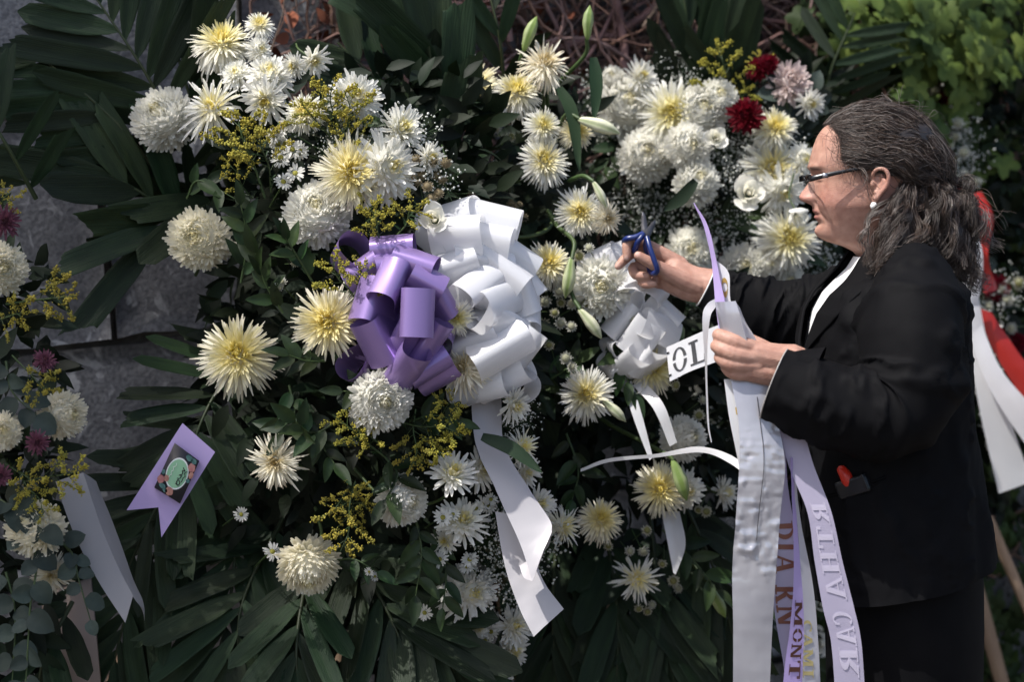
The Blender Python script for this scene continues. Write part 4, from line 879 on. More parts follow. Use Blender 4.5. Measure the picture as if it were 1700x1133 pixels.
SP = [
 ('W1', [(400, 470), (410, 400), (400, 340)], 9, .05, 'leafy sprig with dark oval leaves below the tall upper goldenrod'), ('W1', [(470, 520), (440, 470), (425, 420)], 9, .045, 'leafy sprig left of the purple bow among button buds'),
 ('W1', [(520, 470), (490, 420), (470, 390)], 8, .045, 'leafy sprig under the pompon touching the purple bow'), ('W1', [(560, 700), (520, 720), (490, 700)], 8, .05, 'leafy sprig left of the lower goldenrod'), ('W1', [(520, 700), (535, 740), (555, 770)], 6, .05, 'bright leafy sprig right of the yellow-brown chrysanthemum'),
 ('W1', [(480, 640), (490, 690), (470, 720)], 8, .05, 'leafy sprig right of the largest cream chrysanthemum'), ('W1', [(680, 700), (720, 690), (760, 700)], 8, .045, 'bright leafy sprig below the purple bow beside goldenrod'), ('W1', [(640, 760), (660, 790), (640, 830)], 7, .05, 'leafy sprig above the right-turned pompon'),
 ('W1', [(690, 860), (700, 920), (690, 990)], 10, .045, 'leafy sprig hanging below the right-turned pompon'), ('W1', [(720, 880), (740, 950), (735, 1010)], 9, .04, 'leafy sprig between the daisies on the right rim'), ('W1', [(560, 930), (590, 930), (625, 950)], 6, .04, 'leafy sprig right of the hanging cream pompon'),
 ('W1', [(540, 600), (510, 600), (480, 590)], 7, .05, 'leafy sprig between the two yellow-hearted cream chrysanthemums'), ('W1', [(540, 220), (560, 190), (600, 200)], 6, .05, 'pointed leaf sprig among the ochre goldenrod'), ('W1', [(310, 330), (330, 300), (390, 330)], 6, .05, 'dark leafy sprig above the lone cream pompon'),
 ('W1', [(640, 620), (620, 650), (570, 650)], 7, .05, 'leafy sprig in the shade beneath the purple bow'), ('W1', [(760, 1010), (730, 1060), (700, 1100)], 8, .045, 'leafy sprig low beside the bottom daisies'),
 ('W2', [(900, 640), (930, 620), (960, 600)], 7, .05, 'dark leafy sprig left of the central spider chrysanthemum'), ('W2', [(1040, 560), (1030, 600), (1050, 650)], 8, .045, 'drooping dark leafy sprig over the second white bow'), ('W2', [(1060, 540), (1040, 545), (1028, 590)], 7, .045, 'wilted dark sprig hanging on the second white bow'),
 ('W2', [(870, 560), (880, 600), (900, 650)], 7, .05, 'dark leafy sprig under the white bow\'s right edge'), ('W2', [(1100, 880), (1150, 930), (1190, 980)], 8, .06, 'leafy lily stem slanting down to the silver ribbon'), ('W2', [(940, 720), (960, 780), (950, 830)], 8, .05, 'dark leafy sprig in the gap above the folded ribbon'),
 ('W3', [(1180, 380), (1220, 360), (1260, 350)], 7, .06, 'dark leafy sprig below the peony-like rose'), ('W3', [(1260, 420), (1290, 410), (1330, 425)], 5, .06, 'dark leafy sprig over the sleeve beside the yellow heart'), ('W3', [(1130, 350), (1100, 400), (1090, 440)], 7, .05, 'dark leafy sprig right of the scissors'),
 ('W3', [(1200, 700), (1170, 740), (1190, 800)], 8, .06, 'dark leafy sprig behind the silver ribbon at left'), ('W3', [(1180, 560), (1190, 520), (1160, 500)], 6, .05, 'green leafy sprig behind the rolled ribbon end'), ('W3', [(1060, 220), (1020, 250), (1000, 290)], 7, .05, 'dark leafy sprig under the large pompon'),
 ('W3', [(1330, 1000), (1350, 1040), (1340, 1100)], 7, .06, 'green leafy sprig low between the hanging ribbons'), ('W3', [(1240, 1000), (1255, 1050), (1245, 1110)], 6, .06, 'dark leafy sprig between silver and lilac ribbons'),
]
for w, pts, n, L, lab in SP: sprig(w, pts, n, L, SL, lab)
EU = [
 ('W0', [(30, 850), (60, 930), (50, 1010), (45, 1100), (40, 1180)], 12, .038, 'eucalyptus branch hanging in the lower left corner'), ('W0', [(80, 880), (120, 920), (130, 960), (150, 1030)], 9, .032, 'eucalyptus branch drooping over the pale ribbon tails'), ('W0', [(10, 950), (25, 1020), (20, 1140)], 8, .038, 'eucalyptus branch along the left edge at the bottom'),
 ('W0', [(10, 600), (20, 650), (60, 690)], 8, .036, 'eucalyptus branch among the pink blossoms at left'), ('W0', [(0, 830), (30, 850), (70, 880)], 8, .036, 'eucalyptus branch behind the browning pompon'),
 ('W3', [(1300, 240), (1310, 190), (1290, 140)], 14, .040, 'blue-grey eucalyptus branch under the pale pink chrysanthemum'), ('W3', [(1330, 240), (1335, 200), (1350, 150)], 12, .036, 'blue-grey eucalyptus branch above the woman\'s forehead'), ('W4', [(1600, 380), (1640, 520), (1650, 620)], 12, .05, 'blurred eucalyptus branch beside the red ribbon')]
for w, pts, n, L, lab in EU: sprig(w, pts, n, L, EL, lab, 'eucalyptus_branch', 'eucalyptus', 'eucalyptus branches', ang=65)
# single strap leaves that cross in front of the flowers
for w, pts, L, lab in (('W2', [(928, 145), (950, 190), (962, 285)], .15, 'dark strap leaf hanging in front of the pale yellow chrysanthemum'), ('W2', [(985, 95), (990, 140), (986, 200)], .11, 'thin dark strap leaf below the tall lily bud'), ('W1', [(800, 725), (850, 745), (900, 785)], .11, 'dark pointed leaf lying across the white ribbon tail'), ('W2', [(1155, 300), (1130, 330), (1100, 350)], .09, 'narrow leaf beside the baby breath cloud')):
    Y = ysurf(w, *pts[0]) - .06; A = at(*pts[0], Y); P = catmull([at(x, y, Y - .01 * i) for i, (x, y) in enumerate(pts)], 12); T = nrm(np.gradient(P, axis=0)); N = np.array([.25, -1, .25]); S = nrm(np.cross(N, T)); ww = np.sin(np.pi * np.linspace(.12, 1, 12)) ** .7 * .011 + .0008
    V = np.stack([P + S * ww[:, None] + [0, -.003, 0], P, P - S * ww[:, None] + [0, -.003, 0]], 1).reshape(-1, 3)
    t = thing('strap_leaf', lab, 'leaf', A); mb = MB(); mb.add(V, grid_faces(12, 3)); part('blade', mb, M['palm'], t)
# ------------------------------------------------------------------ ribbons, bows, lettering
def strip_grid(L, R, n=40, m=9, wr=0.0, seed=0, cup=0.0, crump=None):
    """grid from two edge lists of (px,py,Y)"""
    A = catmull([at(*p) for p in L], n); B = catmull([at(*p) for p in R], n); t = np.linspace(0, 1, m)
    G = A[:, None] * (1 - t)[None, :, None] + B[:, None] * t[None, :, None]
    du = np.gradient(G, axis=0); dv = np.gradient(G, axis=1); N = nrm(np.cross(du, dv))
    w = np.linalg.norm(B - A, axis=1)[:, None]
    d = fbm(G.reshape(-1, 3), 35, seed).reshape(n, m) * wr + cup * w * np.sin(np.pi * t)[None]
    if crump is not None: d = d + crump(np.linspace(0, 1, n)[:, None], t[None]) 
    return G + N * d[..., None], N
def add_grid(mb, G): mb.add(G.reshape(-1, 3), grid_faces(G.shape[0], G.shape[1]))
def sample(G, s, t):
    n, m, _ = G.shape; a = np.clip(s, 0, 1) * (n - 1); b = np.clip(t, 0, 1) * (m - 1); i = np.minimum(a.astype(int), n - 2); j = np.minimum(b.astype(int), m - 2); u = (a - i)[:, None]; v = (b - j)[:, None]
    return G[i, j] * (1 - u) * (1 - v) + G[i + 1, j] * u * (1 - v) + G[i, j + 1] * (1 - u) * v + G[i + 1, j + 1] * u * v
# serif letters as quads in a unit box (x right, y up)
def q(x0, y0, x1, y1): return [[(x0, y0), (x1, y0), (x1, y1), (x0, y1)]]
def sl(xb, xt, w, y0=0., y1=1.): return [[(xb, y0), (xb + w, y0), (xt + w, y1), (xt, y1)]]
def arc(cx, cy, rx, ry, tx, ty, a0, a1, n=16):
    A = np.radians(np.linspace(a0, a1, n + 1)); o = []
    for a, b in zip(A[:-1], A[1:]):
        o.append([(cx + (rx - tx) * math.cos(a), cy + (ry - ty) * math.sin(a)), (cx + rx * math.cos(a), cy + ry * math.sin(a)), (cx + rx * math.cos(b), cy + ry * math.sin(b)), (cx + (rx - tx) * math.cos(b), cy + (ry - ty) * math.sin(b))])
    return o
S_ = .07
GLY = {
 'I': (q(.14, S_, .30, 1 - S_) + q(0, 0, .44, S_) + q(0, 1 - S_, .44, 1), .44), 'L': (q(.12, S_, .28, 1 - S_) + q(0, 0, .62, S_) + q(0, 1 - S_, .42, 1) + sl(.56, .60, .03, S_, .32), .64),
 'T': (q(.30, S_, .46, .92) + q(.16, 0, .60, S_) + q(0, .92, .76, 1) + q(0, .72, .05, .92) + q(.71, .72, .76, .92), .76), 'O': (arc(.36, .5, .36, .5, .14, .05, 8, 172) + arc(.36, .5, .36, .5, .14, .05, 188, 352), .72), 'o': (arc(.36, .5, .36, .5, .15, .05, 0, 360), .72),
 'A': (sl(.04, .34, .06, S_, 1) + sl(.56, .34, .16, S_, 1) + q(.18, .30, .62, .37) + q(-.04, 0, .22, S_) + q(.46, 0, .82, S_), .78), 'M': (q(.10, S_, .17, 1) + sl(.44, .10, .14, .05, 1) + sl(.46, .74, .06, .05, 1) + q(.76, S_, .92, 1) + q(0, 0, .27, S_) + q(.66, 0, 1.02, S_) + q(0, .95, .2, 1) + q(.8, .95, 1.02, 1), 1.0),
 'N': (q(.10, S_, .17, 1) + sl(.60, .08, .16, 0, 1) + q(.69, 0, .76, 1 - S_) + q(0, 0, .27, S_) + q(.59, 1 - S_, .86, 1) + q(0, .95, .2, 1), .86), 'P': (q(.10, S_, .26, 1) + arc(.26, .73, .34, .27, .14, .06, -90, 90) + q(0, 0, .40, S_) + q(0, .95, .26, 1), .62),
 'R': (q(.10, S_, .26, 1) + arc(.26, .73, .34, .27, .14, .06, -90, 90) + q(0, 0, .38, S_) + sl(.54, .30, .17, S_, .48) + q(.52, 0, .80, S_) + q(0, .95, .26, 1), .78), 'H': (q(.10, S_, .26, 1 - S_) + q(.56, S_, .72, 1 - S_) + q(.26, .47, .56, .54) + q(0, 0, .36, S_) + q(.46, 0, .82, S_) + q(0, 1 - S_, .36, 1) + q(.46, 1 - S_, .82, 1), .82),
 'C': (arc(.40, .5, .40, .5, .15, .06, 48, 312) + q(.62, .70, .68, .95), .70), 'S': (arc(.32, .74, .28, .26, .11, .06, 20, 250) + arc(.32, .26, .32, .26, .11, .06, -160, 90), .64), 'D': (q(.10, S_, .26, 1) + arc(.26, .5, .46, .5, .15, .06, -90, 90) + q(0, 0, .26, S_) + q(0, .95, .26, 1), .72)}
def letters(G, N, text, s0, ds, t0, t1, mat_, parent, flip=1, off=.0009, wscale=1.0, bold=.055):
    """letters along the ribbon (s), glyph up across it from t0 to t1; ds = letter advance in s per glyph width unit"""
    s = s0; pm = G[len(G) // 2, G.shape[1] // 2]; flip = 1 if np.dot(N[len(G) // 2, G.shape[1] // 2], CAM - pm) > 0 else -1
    for ch in text:
        if ch == ' ': s += .45 * ds; continue
        polys, w = GLY[ch]; mb = MB()
        for p in polys:
            # subdivide every quad once along its longer run so it follows the ribbon
            p = np.array(p); e = [(p[0] + (p[1] - p[0]) * k, p[3] + (p[2] - p[3]) * k) for k in (0, .5, 1)]
            rows = []
            for k in (0, .34, .67, 1): rows.append([a + (b - a) * k for a, b in e])
            Q = np.array(rows).reshape(-1, 2); S = s + Q[:, 0] * ds * wscale; T = t0 + Q[:, 1] * (t1 - t0)
            for bo, bz in ((0, 0), (bold, .0003)):
                V = sample(G, S + bo * ds, T) + sample(N, S + bo * ds, T) * (off + bz) * flip; mb.add(V, grid_faces(4, 3))
        part('letter', mb, mat_, parent); s += (w + .14) * ds * wscale
def loop_grid(C, E, wdir, width, fat=.42, n=40, m=5, pinch=.35):
    d = E - C; ln = np.linalg.norm(d); d = d / ln; b = nrm(wdir - d * np.dot(wdir, d)); nn = np.cross(d, b)
    t = np.linspace(0, 1, n); x = np.sin(np.pi * t) ** .75 * ln; y = np.sin(2 * np.pi * t) * np.sin(np.pi * t) ** .7 * fat * ln * .62
    w = width * (pinch + (1 - pinch) * np.clip(np.sin(np.pi * t) * 1.7, 0, 1)); u = np.linspace(-.5, .5, m)
    P = C + x[:, None] * d + y[:, None] * nn
    return P[:, None] + (w[:, None] * u[None])[..., None] * b
def bow(label, C, loops, width, mat_, seed, diam=46):
    """pull bow: each loop is a tube of ribbon (centre pixel, axis angle in the picture, depth offset, size) rolled out from the knot"""
    c = at(*C); t = thing('ribbon_bow', label, 'bow', c); r = np.random.default_rng(seed); k = mpp(C[2])
    for i, (x, y, ang, dY, sz) in enumerate(loops):
        E = at(x, y, C[2] + dY); rad = at(x, y, C[2]) - c; E = E + nrm(rad + np.array([0, -.02, 0])) * diam * .25 * k; ln = np.linalg.norm(E - c); a = math.radians(ang + r.normal(0, 5)); wd = np.array([math.cos(a), r.normal(0, .22), math.sin(a)])
        G = loop_grid(c + r.normal(0, .004, 3), E, wd, width * k * sz, fat=diam * .5 * k * r.uniform(.9, 1.2) / (.48 * ln), pinch=.45)
        mb = MB(); add_grid(mb, G); part('loop', mb, mat_, t)
    mb = MB(); v, f = blob(c, (.014, .014, .014)); mb.add(v, f); part('knot', mb, mat_, t)
    return t
PB = [(572, 408, 100, .02, 1.0), (652, 402, 4, .0, .95), (692, 428, -22, -.03, .95), (645, 466, 78, -.07, 1.0), (606, 498, 93, -.05, 1.0), (712, 462, -12, -.05, .8), (738, 494, -30, -.02, .8), (690, 522, 84, -.10, 1.05), (620, 570, 92, -.07, 1.05), (716, 572, 60, -.05, 1.1), (678, 612, 84, -.07, 1.0), (716, 616, 48, -.03, 1.0), (735, 630, 40, .01, 1.0), (588, 625, 62, .01, 1.0), (640, 628, 80, -.02, 1.0), (600, 440, 115, .0, .9), (672, 556, 70, -.06, 1.0), (655, 430, 40, -.01, 1.0), (745, 555, 10, .01, .9)]
bow('purple satin bow with shiny loops on the left wreath', (668, 530, 3.44), PB, 76, M['satin_purple'], 3)
WB = [(758, 372, 80, -.03, 1.0), (805, 382, 60, -.01, 1.1), (750, 432, -42, -.04, .9), (838, 438, -38, -.02, 1.15), (725, 375, 110, .01, 1.0), (878, 488, -5, .0, .7), (884, 528, -35, .02, .7), (872, 592, 82, -.01, 1.05), (836, 590, 12, -.07, 1.2), (826, 540, -30, -.06, 1.2), (835, 500, 15, -.05, 1.2), (790, 575, 40, -.05, 1.1), (842, 640, -35, -.01, 1.1), (805, 655, 70, -.02, 1.1), (775, 660, 95, .0, 1.0), (795, 470, 50, -.06, 1.1), (850, 410, -55, .03, 1.2), (870, 450, -60, .03, 1.1), (820, 350, 40, .03, 1.1), (745, 350, 60, .04, 1.2), (865, 650, -60, .03, 1.0), (800, 425, 30, -.02, 1.2)]
wb1 = bow('large white satin bow right of the purple bow', (780, 520, 3.50), WB, 88, M['satin_white'], 5, 50)
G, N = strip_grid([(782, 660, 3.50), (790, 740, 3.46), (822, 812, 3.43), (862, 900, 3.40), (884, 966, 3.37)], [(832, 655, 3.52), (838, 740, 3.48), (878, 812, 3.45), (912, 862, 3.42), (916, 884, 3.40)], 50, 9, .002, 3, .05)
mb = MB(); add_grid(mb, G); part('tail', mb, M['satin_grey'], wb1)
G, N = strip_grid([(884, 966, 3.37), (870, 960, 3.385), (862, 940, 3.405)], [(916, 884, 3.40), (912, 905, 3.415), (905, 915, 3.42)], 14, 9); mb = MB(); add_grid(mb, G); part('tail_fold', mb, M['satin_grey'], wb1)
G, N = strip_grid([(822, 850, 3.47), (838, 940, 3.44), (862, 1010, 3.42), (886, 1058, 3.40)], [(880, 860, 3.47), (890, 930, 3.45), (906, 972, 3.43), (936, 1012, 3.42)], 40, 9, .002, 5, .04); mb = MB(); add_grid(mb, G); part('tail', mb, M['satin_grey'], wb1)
WB2 = [(992, 424, 30, .02, 1.0), (1012, 418, 25, .03, .9), (1048, 474, 84, -.04, 1.0), (1080, 486, 76, -.04, .9), (1106, 512, -48, -.01, 1.0), (1046, 604, 58, -.04, 1.1), (1082, 600, 70, -.04, 1.0), (1022, 585, 40, -.01, 1.0), (1112, 565, 5, .0, 1.0), (1060, 645, 80, .0, 1.0), (1020, 620, 55, .01, 1.0), (1092, 548, -15, -.05, 1.1), (1030, 530, 10, -.03, 1.0), (1062, 560, 60, -.05, 1.0)]
wb2 = bow('second, smaller white satin bow under the scissors', (1062, 555, 3.77), WB2, 66, M['satin_white'], 8, 44)
for Lp, Rp in (([(1030, 620, 3.76), (1050, 690, 3.72), (1078, 765, 3.70)], [(1044, 618, 3.76), (1066, 690, 3.72), (1084, 760, 3.70)]), ([(1050, 640, 3.75), (1085, 680, 3.71), (1112, 742, 3.70)], [(1068, 632, 3.75), (1102, 672, 3.71), (1124, 735, 3.70)]), ([(1098, 850, 3.80), (1108, 900, 3.78), (1118, 952, 3.76)], [(1128, 850, 3.80), (1138, 905, 3.78), (1122, 955, 3.76)])):
    G, N = strip_grid(Lp, Rp, 24, 5, .001, 2, .05); mb = MB(); add_grid(mb, G); part('tail', mb, M['satin_white'], wb2)
M['black_ink'] = mat('black_stencil_ink', (.02, .02, .024), None, 20, .5, .4)
M['brown_foil'] = mat('copper_foil', (.23, .10, .065), (.20, .08, .05), 20, .4, .5, metal=.3); M['dark_foil'] = mat('dark_bronze_foil', (.09, .035, .025), None, 20, .4, .5, metal=.3); M['gold_foil'] = mat('gold_foil', (.62, .43, .12), (.5, .33, .08), 15, .3, .6, metal=.6); M['pale_foil'] = mat('pale_letter_back', (.60, .56, .67), (.56, .52, .64), 20, .5, .4, trans=.2)
M['yellow_foil'] = mat('yellow_foil', (.52, .44, .2), None, 20, .4, .5, metal=.2)
G, N = strip_grid([(1106, 577, 3.67), (1140, 562, 3.66), (1180, 545, 3.65), (1230, 526, 3.65)], [(1112, 634, 3.65), (1146, 617, 3.64), (1192, 600, 3.63), (1240, 581, 3.63)], 30, 7, .001, 4)
t = thing('lettered_ribbon', 'white ribbon lettered OL in black behind the holding hand', 'ribbon', at(1140, 590, 3.65)); mb = MB(); add_grid(mb, G); part('band', mb, M['satin_white'], t)
letters(G, N, 'IOL', -.10, .31, .86, .16, M['black_ink'], t, flip=1, bold=.015)

# thin white curl and hanging string
def band(label, L, R, m_, name='ribbon', n=40, wr=.001, cup=.0, seed=1, crump=None, mm=9):
    G, N = strip_grid(L, R, n, mm, wr, seed, cup, crump); t = thing(name, label, 'ribbon', G[0, 0]); mb = MB(); add_grid(mb, G); part('band', mb, m_, t); return t, G, N
band('thin white ribbon arching from the middle wreath to the silver ribbon', [(964, 779, 3.62), (1010, 762, 3.58), (1090, 754, 3.52), (1160, 742, 3.44), (1220, 760, 3.34), (1256, 800, 3.27)], [(964, 784, 3.62), (1012, 768, 3.58), (1092, 760, 3.52), (1165, 752, 3.43), (1215, 772, 3.33), (1250, 802, 3.27)], M['satin_white'])
band('thin white string dangling left of the holding hand', [(1196, 492, 3.33), (1174, 505, 3.32), (1166, 530, 3.31), (1170, 600, 3.31), (1174, 700, 3.31), (1180, 735, 3.31)], [(1198, 500, 3.33), (1186, 513, 3.32), (1178, 533, 3.31), (1174, 600, 3.31), (1177, 700, 3.31), (1182, 735, 3.31)], M['satin_white'])
HY = 3.262   # depth of the ribbons held by the near hand
def silver_crump(s, t):
    e = smooth(.15, .3, s) * (1 - smooth(.6, .75, s)); q3 = np.stack([s + 0 * t, t * .22 + 0 * s, 0 * s * t], -1).reshape(-1, 3); w_ = fbm(q3 * [1, .6, 1], 38, 91).reshape(s.shape[0], t.shape[1]); w2 = fbm(q3, 85, 92).reshape(s.shape[0], t.shape[1]); return e * (.0042 * w_ * np.abs(w_) + .0005 * w2) + .0012 * np.sin(s * 17 + t * 2)
t, G, N = band('wide crumpled silver ribbon hanging from the holding hand', [(1213, 628, HY + .02), (1226, 700, HY), (1228, 760, HY - .012), (1222, 850, HY - .014), (1216, 950, HY - .014), (1217, 1050, HY - .014), (1217, 1180, HY - .014)], [(1282, 628, HY + .02), (1290, 690, HY), (1303, 770, HY - .01), (1296, 850, HY - .01), (1288, 950, HY - .01), (1282, 1050, HY - .01), (1277, 1180, HY - .01)], M['silver'], 'silver_ribbon', 170, .001, .03, 7, silver_crump, 25)
mb = MB(); P = sample(G, np.linspace(.08, .58, 40), np.full(40, .56) - np.linspace(0, .06, 40)) + np.array([0, -.0016, 0]); v, f = tubes(P, np.full(40, .0005)[None], 4); mb.add(v, f); part('crease_wire', mb, M['black_ink'], t)
t, G, N = band('white ribbon with gold letters peeping out left of the silver ribbon', [(1202, 630, HY + .03), (1210, 690, HY + .016), (1222, 750, HY + .01), (1232, 800, HY + .008)], [(1262, 630, HY + .03), (1272, 690, HY + .016), (1282, 750, HY + .01), (1290, 800, HY + .008)], M['satin_white'], 'lettered_ribbon', 40)
letters(G, N, 'ASS', .16, .30, .86, .20, M['gold_foil'], t)
t, G, N = band('pale lilac ribbon with copper letters right of the silver ribbon', [(1282, 690, HY + .02), (1282, 800, HY + .012), (1284, 900, HY + .01), (1284, 1000, HY + .01), (1300, 1100, HY + .01), (1310, 1180, HY + .01)], [(1304, 690, HY + .02), (1306, 790, HY + .014), (1322, 900, HY + .016), (1328, 1000, HY + .018), (1338, 1100, HY + .02), (1350, 1180, HY + .02)], M['sheer'], 'lettered_ribbon', 60)
letters(G, N, 'DIA RN', .335, .074, .08, .92, M['brown_foil'], t)
t, G, N = band('narrow purple ribbon lettered MONT in dark bronze', [(1312, 760, HY + .0), (1316, 860, HY - .004), (1318, 950, HY - .008), (1312, 1040, HY - .01), (1304, 1100, HY - .01), (1296, 1180, HY - .01)], [(1316, 760, HY + .006), (1322, 860, HY + .006), (1330, 950, HY + .002), (1335, 1040, HY - .0), (1333, 1100, HY - .002), (1330, 1180, HY - .002)], M['satin_lilac'], 'lettered_ribbon', 60)
letters(G, N, 'MONT', .50, .098, .24, .86, M['dark_foil'], t)
t, G, N = band('sheer white ribbon with yellow letters behind the purple one', [(1310, 740, HY + .012), (1322, 860, HY + .012), (1330, 960, HY + .012), (1332, 1060, HY + .012), (1332, 1180, HY + .012)], [(1318, 740, HY + .016), (1328, 860, HY + .018), (1348, 960, HY + .02), (1358, 1060, HY + .02), (1364, 1180, HY + .02)], M['sheerwhite'], 'lettered_ribbon', 50)
letters(G, N, 'CAMI', .68, .062, .02, .62, M['yellow_foil'], t)
t, G, N = band('wide sheer lilac ribbon with pale reversed letters across the jacket', [(1292, 690, HY + .02), (1308, 770, HY + .006), (1340, 850, HY - .005), (1352, 930, HY - .008), (1366, 1010, HY - .01), (1380, 1070, HY - .01), (1388, 1180, HY - .01)], [(1328, 690, HY + .02), (1350, 770, HY + .006), (1380, 850, HY - .005), (1398, 930, HY - .008), (1418, 1010, HY - .01), (1430, 1070, HY - .01), (1438, 1180, HY - .01)], M['sheer'], 'lettered_ribbon', 70)
letters(G, N, 'RTHA CAR', .30, .092, .84, .22, M['pale_foil'], t)
band('purple ribbon edge hanging behind the sheer lilac one', [(1286, 690, HY + .026), (1292, 760, HY + .022), (1300, 880, HY + .022)], [(1302, 690, HY + .026), (1305, 760, HY + .022), (1312, 880, HY + .022)], M['satin_lilac'])
# ribbon ends standing up out of the holding hand
band('narrow purple ribbon end curving up past the far sleeve', [(1151, 337, 3.36), (1168, 375, 3.35), (1180, 430, 3.34), (1188, 505, 3.32), (1196, 560, 3.31)], [(1153, 337, 3.358), (1175, 375, 3.342), (1188, 430, 3.325), (1204, 505, 3.30), (1212, 560, 3.295)], M['satin_lilac'])
t, G, N = band('white ribbon end with one gold letter standing up from the fist', [(1179, 420, 3.345), (1186, 455, 3.335), (1194, 500, 3.325), (1204, 560, 3.31)], [(1182, 428, 3.34), (1209, 452, 3.318), (1213, 500, 3.312), (1232, 560, 3.30)], M['satin_white'], 'lettered_ribbon', 24)
letters(G, N, 'o', .40, .30, .40, .86, M['gold_foil'], t)
band('rolled grey silver ribbon end in the fist', [(1187, 502, 3.318), (1191, 525, 3.31), (1200, 565, 3.30)], [(1221, 500, 3.27), (1229, 525, 3.262), (1240, 565, 3.262)], M['silver'], 'silver_ribbon', 20, .0006, .18)
band('side of the rolled silver ribbon end beside the fist', [(1221, 500, 3.27), (1229, 525, 3.262), (1236, 560, 3.262)], [(1228, 512, 3.29), (1238, 535, 3.285), (1256, 566, 3.285)], M['satin_white'])

# ribbon tails at lower left, lilac tag, red and white ribbons behind the woman
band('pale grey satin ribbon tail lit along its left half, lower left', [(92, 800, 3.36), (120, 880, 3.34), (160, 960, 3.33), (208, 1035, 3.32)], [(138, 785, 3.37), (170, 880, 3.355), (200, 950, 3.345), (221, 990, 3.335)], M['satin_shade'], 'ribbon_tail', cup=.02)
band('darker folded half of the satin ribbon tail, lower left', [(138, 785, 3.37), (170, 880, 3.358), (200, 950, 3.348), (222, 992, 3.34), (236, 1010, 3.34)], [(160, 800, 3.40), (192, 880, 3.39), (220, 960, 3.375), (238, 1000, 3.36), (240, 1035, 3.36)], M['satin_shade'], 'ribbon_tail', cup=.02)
M['tan'] = mat('tan_card', (.36, .29, .25), (.30, .24, .21), 10, .8, .2)
bt = thing('tan_board', 'tan board corner behind the eucalyptus at the bottom left', 'board', at(120, 1060, 3.6)); mb = MB(); V = np.array([at(70, 990, 3.60), at(150, 960, 3.60), at(170, 1180, 3.56), at(60, 1180, 3.56)]); V2 = V + np.array([0, .012, 0]); mb.add(np.vstack([V, V2]), np.array([[0, 1, 2, 3], [7, 6, 5, 4], [0, 4, 5, 1], [1, 5, 6, 2], [2, 6, 7, 3], [3, 7, 4, 0]])); part('panel', mb, M['tan'], bt, flat=True)
# tag with card
TY = 3.40
tg = thing('lilac_tag', 'lilac swallow-tailed ribbon tag with a dark floral card pinned to the palm', 'tag', at(285, 800, TY))
def poly3(pts, Y): return np.array([at(x, y, Y) for x, y in pts])
V = poly3([(303, 703), (357, 751), (313, 822), (268, 893), (263, 843), (210, 848), (256, 776)], TY); mb = MB(); mb.add(np.vstack([V, [at(290, 790, TY - .004)]]), [np.array([[i, (i + 1) % 7, 7] for i in range(7)])]); part('ribbon', mb, M['satin_lilac'], tg, flat=True)
CO = np.array([(290, 736), (331, 766), (299, 837), (256, 810)], float)
def cuv(u, v): return (CO[0] * (1 - u) * (1 - v) + CO[1] * u * (1 - v) + CO[2] * u * v + CO[3] * (1 - u) * v)
V = poly3(CO, TY - .012); Vb = poly3(CO, TY - .003); mb = MB(); mb.add(np.vstack([V, Vb]), np.array([[0, 1, 2, 3], [7, 6, 5, 4], [0, 4, 5, 1], [1, 5, 6, 2], [2, 6, 7, 3], [3, 7, 4, 0]])); M['card'] = mat('dark_card', (.025, .025, .032), None, 20, .45, .4)
cdp = part('card', mb, M['card'], tg, flat=True)
def disc(cu, cv, ru, rv, Y, m_, nm, n=24, wob=0.0):
    a = np.arange(n) * 2 * math.pi / n; rr = 1 + wob * np.sin(a * 5); V = [at(*cuv(cu + ru * math.cos(q_) * k, cv + rv * math.sin(q_) * k), Y) for q_, k in zip(a, rr)]; mb = MB(); mb.add(np.vstack([V, [at(*cuv(cu, cv), Y)]]), np.array([[i, (i + 1) % n, n] for i in range(n)])); part(nm, mb, m_, cdp, flat=True)
M['mint'] = mat('mint_print', (.26, .48, .30), None, 9, .5, .3); M['paper_white'] = mat('white_print', (.75, .78, .76), None, 9, .5, .3); M['rose_print'] = mat('rose_print', (.34, .10, .11), (.42, .22, .19), 180, .5, .3); M['peach_print'] = mat('peach_print', (.42, .22, .17), (.28, .12, .1), 180, .5, .3); M['teal_print'] = mat('teal_leaf_print', (.03, .10, .10), (.10, .2, .18), 150, .5, .3)
disc(.5, .5, .375, .335, TY - .0128, M['paper_white'], 'oval_rim', 32); disc(.5, .5, .34, .30, TY - .0134, M['mint'], 'oval', 32)
for (a, b, ra, rb, m_, nm) in ((.86, .22, .13, .09, M['rose_print'], 'printed_rose'), (1 - .06, .36, .08, .08, M['peach_print'], 'printed_rose'), (.08, .78, .12, .085, M['rose_print'], 'printed_rose'), (.24, .70, .09, .07, M['peach_print'], 'printed_rose'), (.5, .90, .14, .09, M['peach_print'], 'printed_rose'), (.66, .08, .13, .06, M['teal_print'], 'printed_leaf'), (.84, .08, .10, .06, M['teal_print'], 'printed_leaf'), (.22, .88, .12, .05, M['teal_print'], 'printed_leaf'), (.92, .5, .07, .045, M['teal_print'], 'printed_leaf'), (.06, .62, .06, .05, M['teal_print'], 'printed_leaf'), (.36, .93, .09, .04, M['teal_print'], 'printed_leaf')):
    disc(a, b, ra, rb, TY - .014, m_, nm, 14, .08)
def stroke(pts, w, m_, nm): P = np.array([at(*cuv(u, v), TY - .0145) for u, v in pts]); mb = MB(); v, f = tubes(catmull(P, 5 * len(pts)), np.full(5 * len(pts), w)[None], 4); mb.add(v, f); part(nm, mb, m_, cdp)
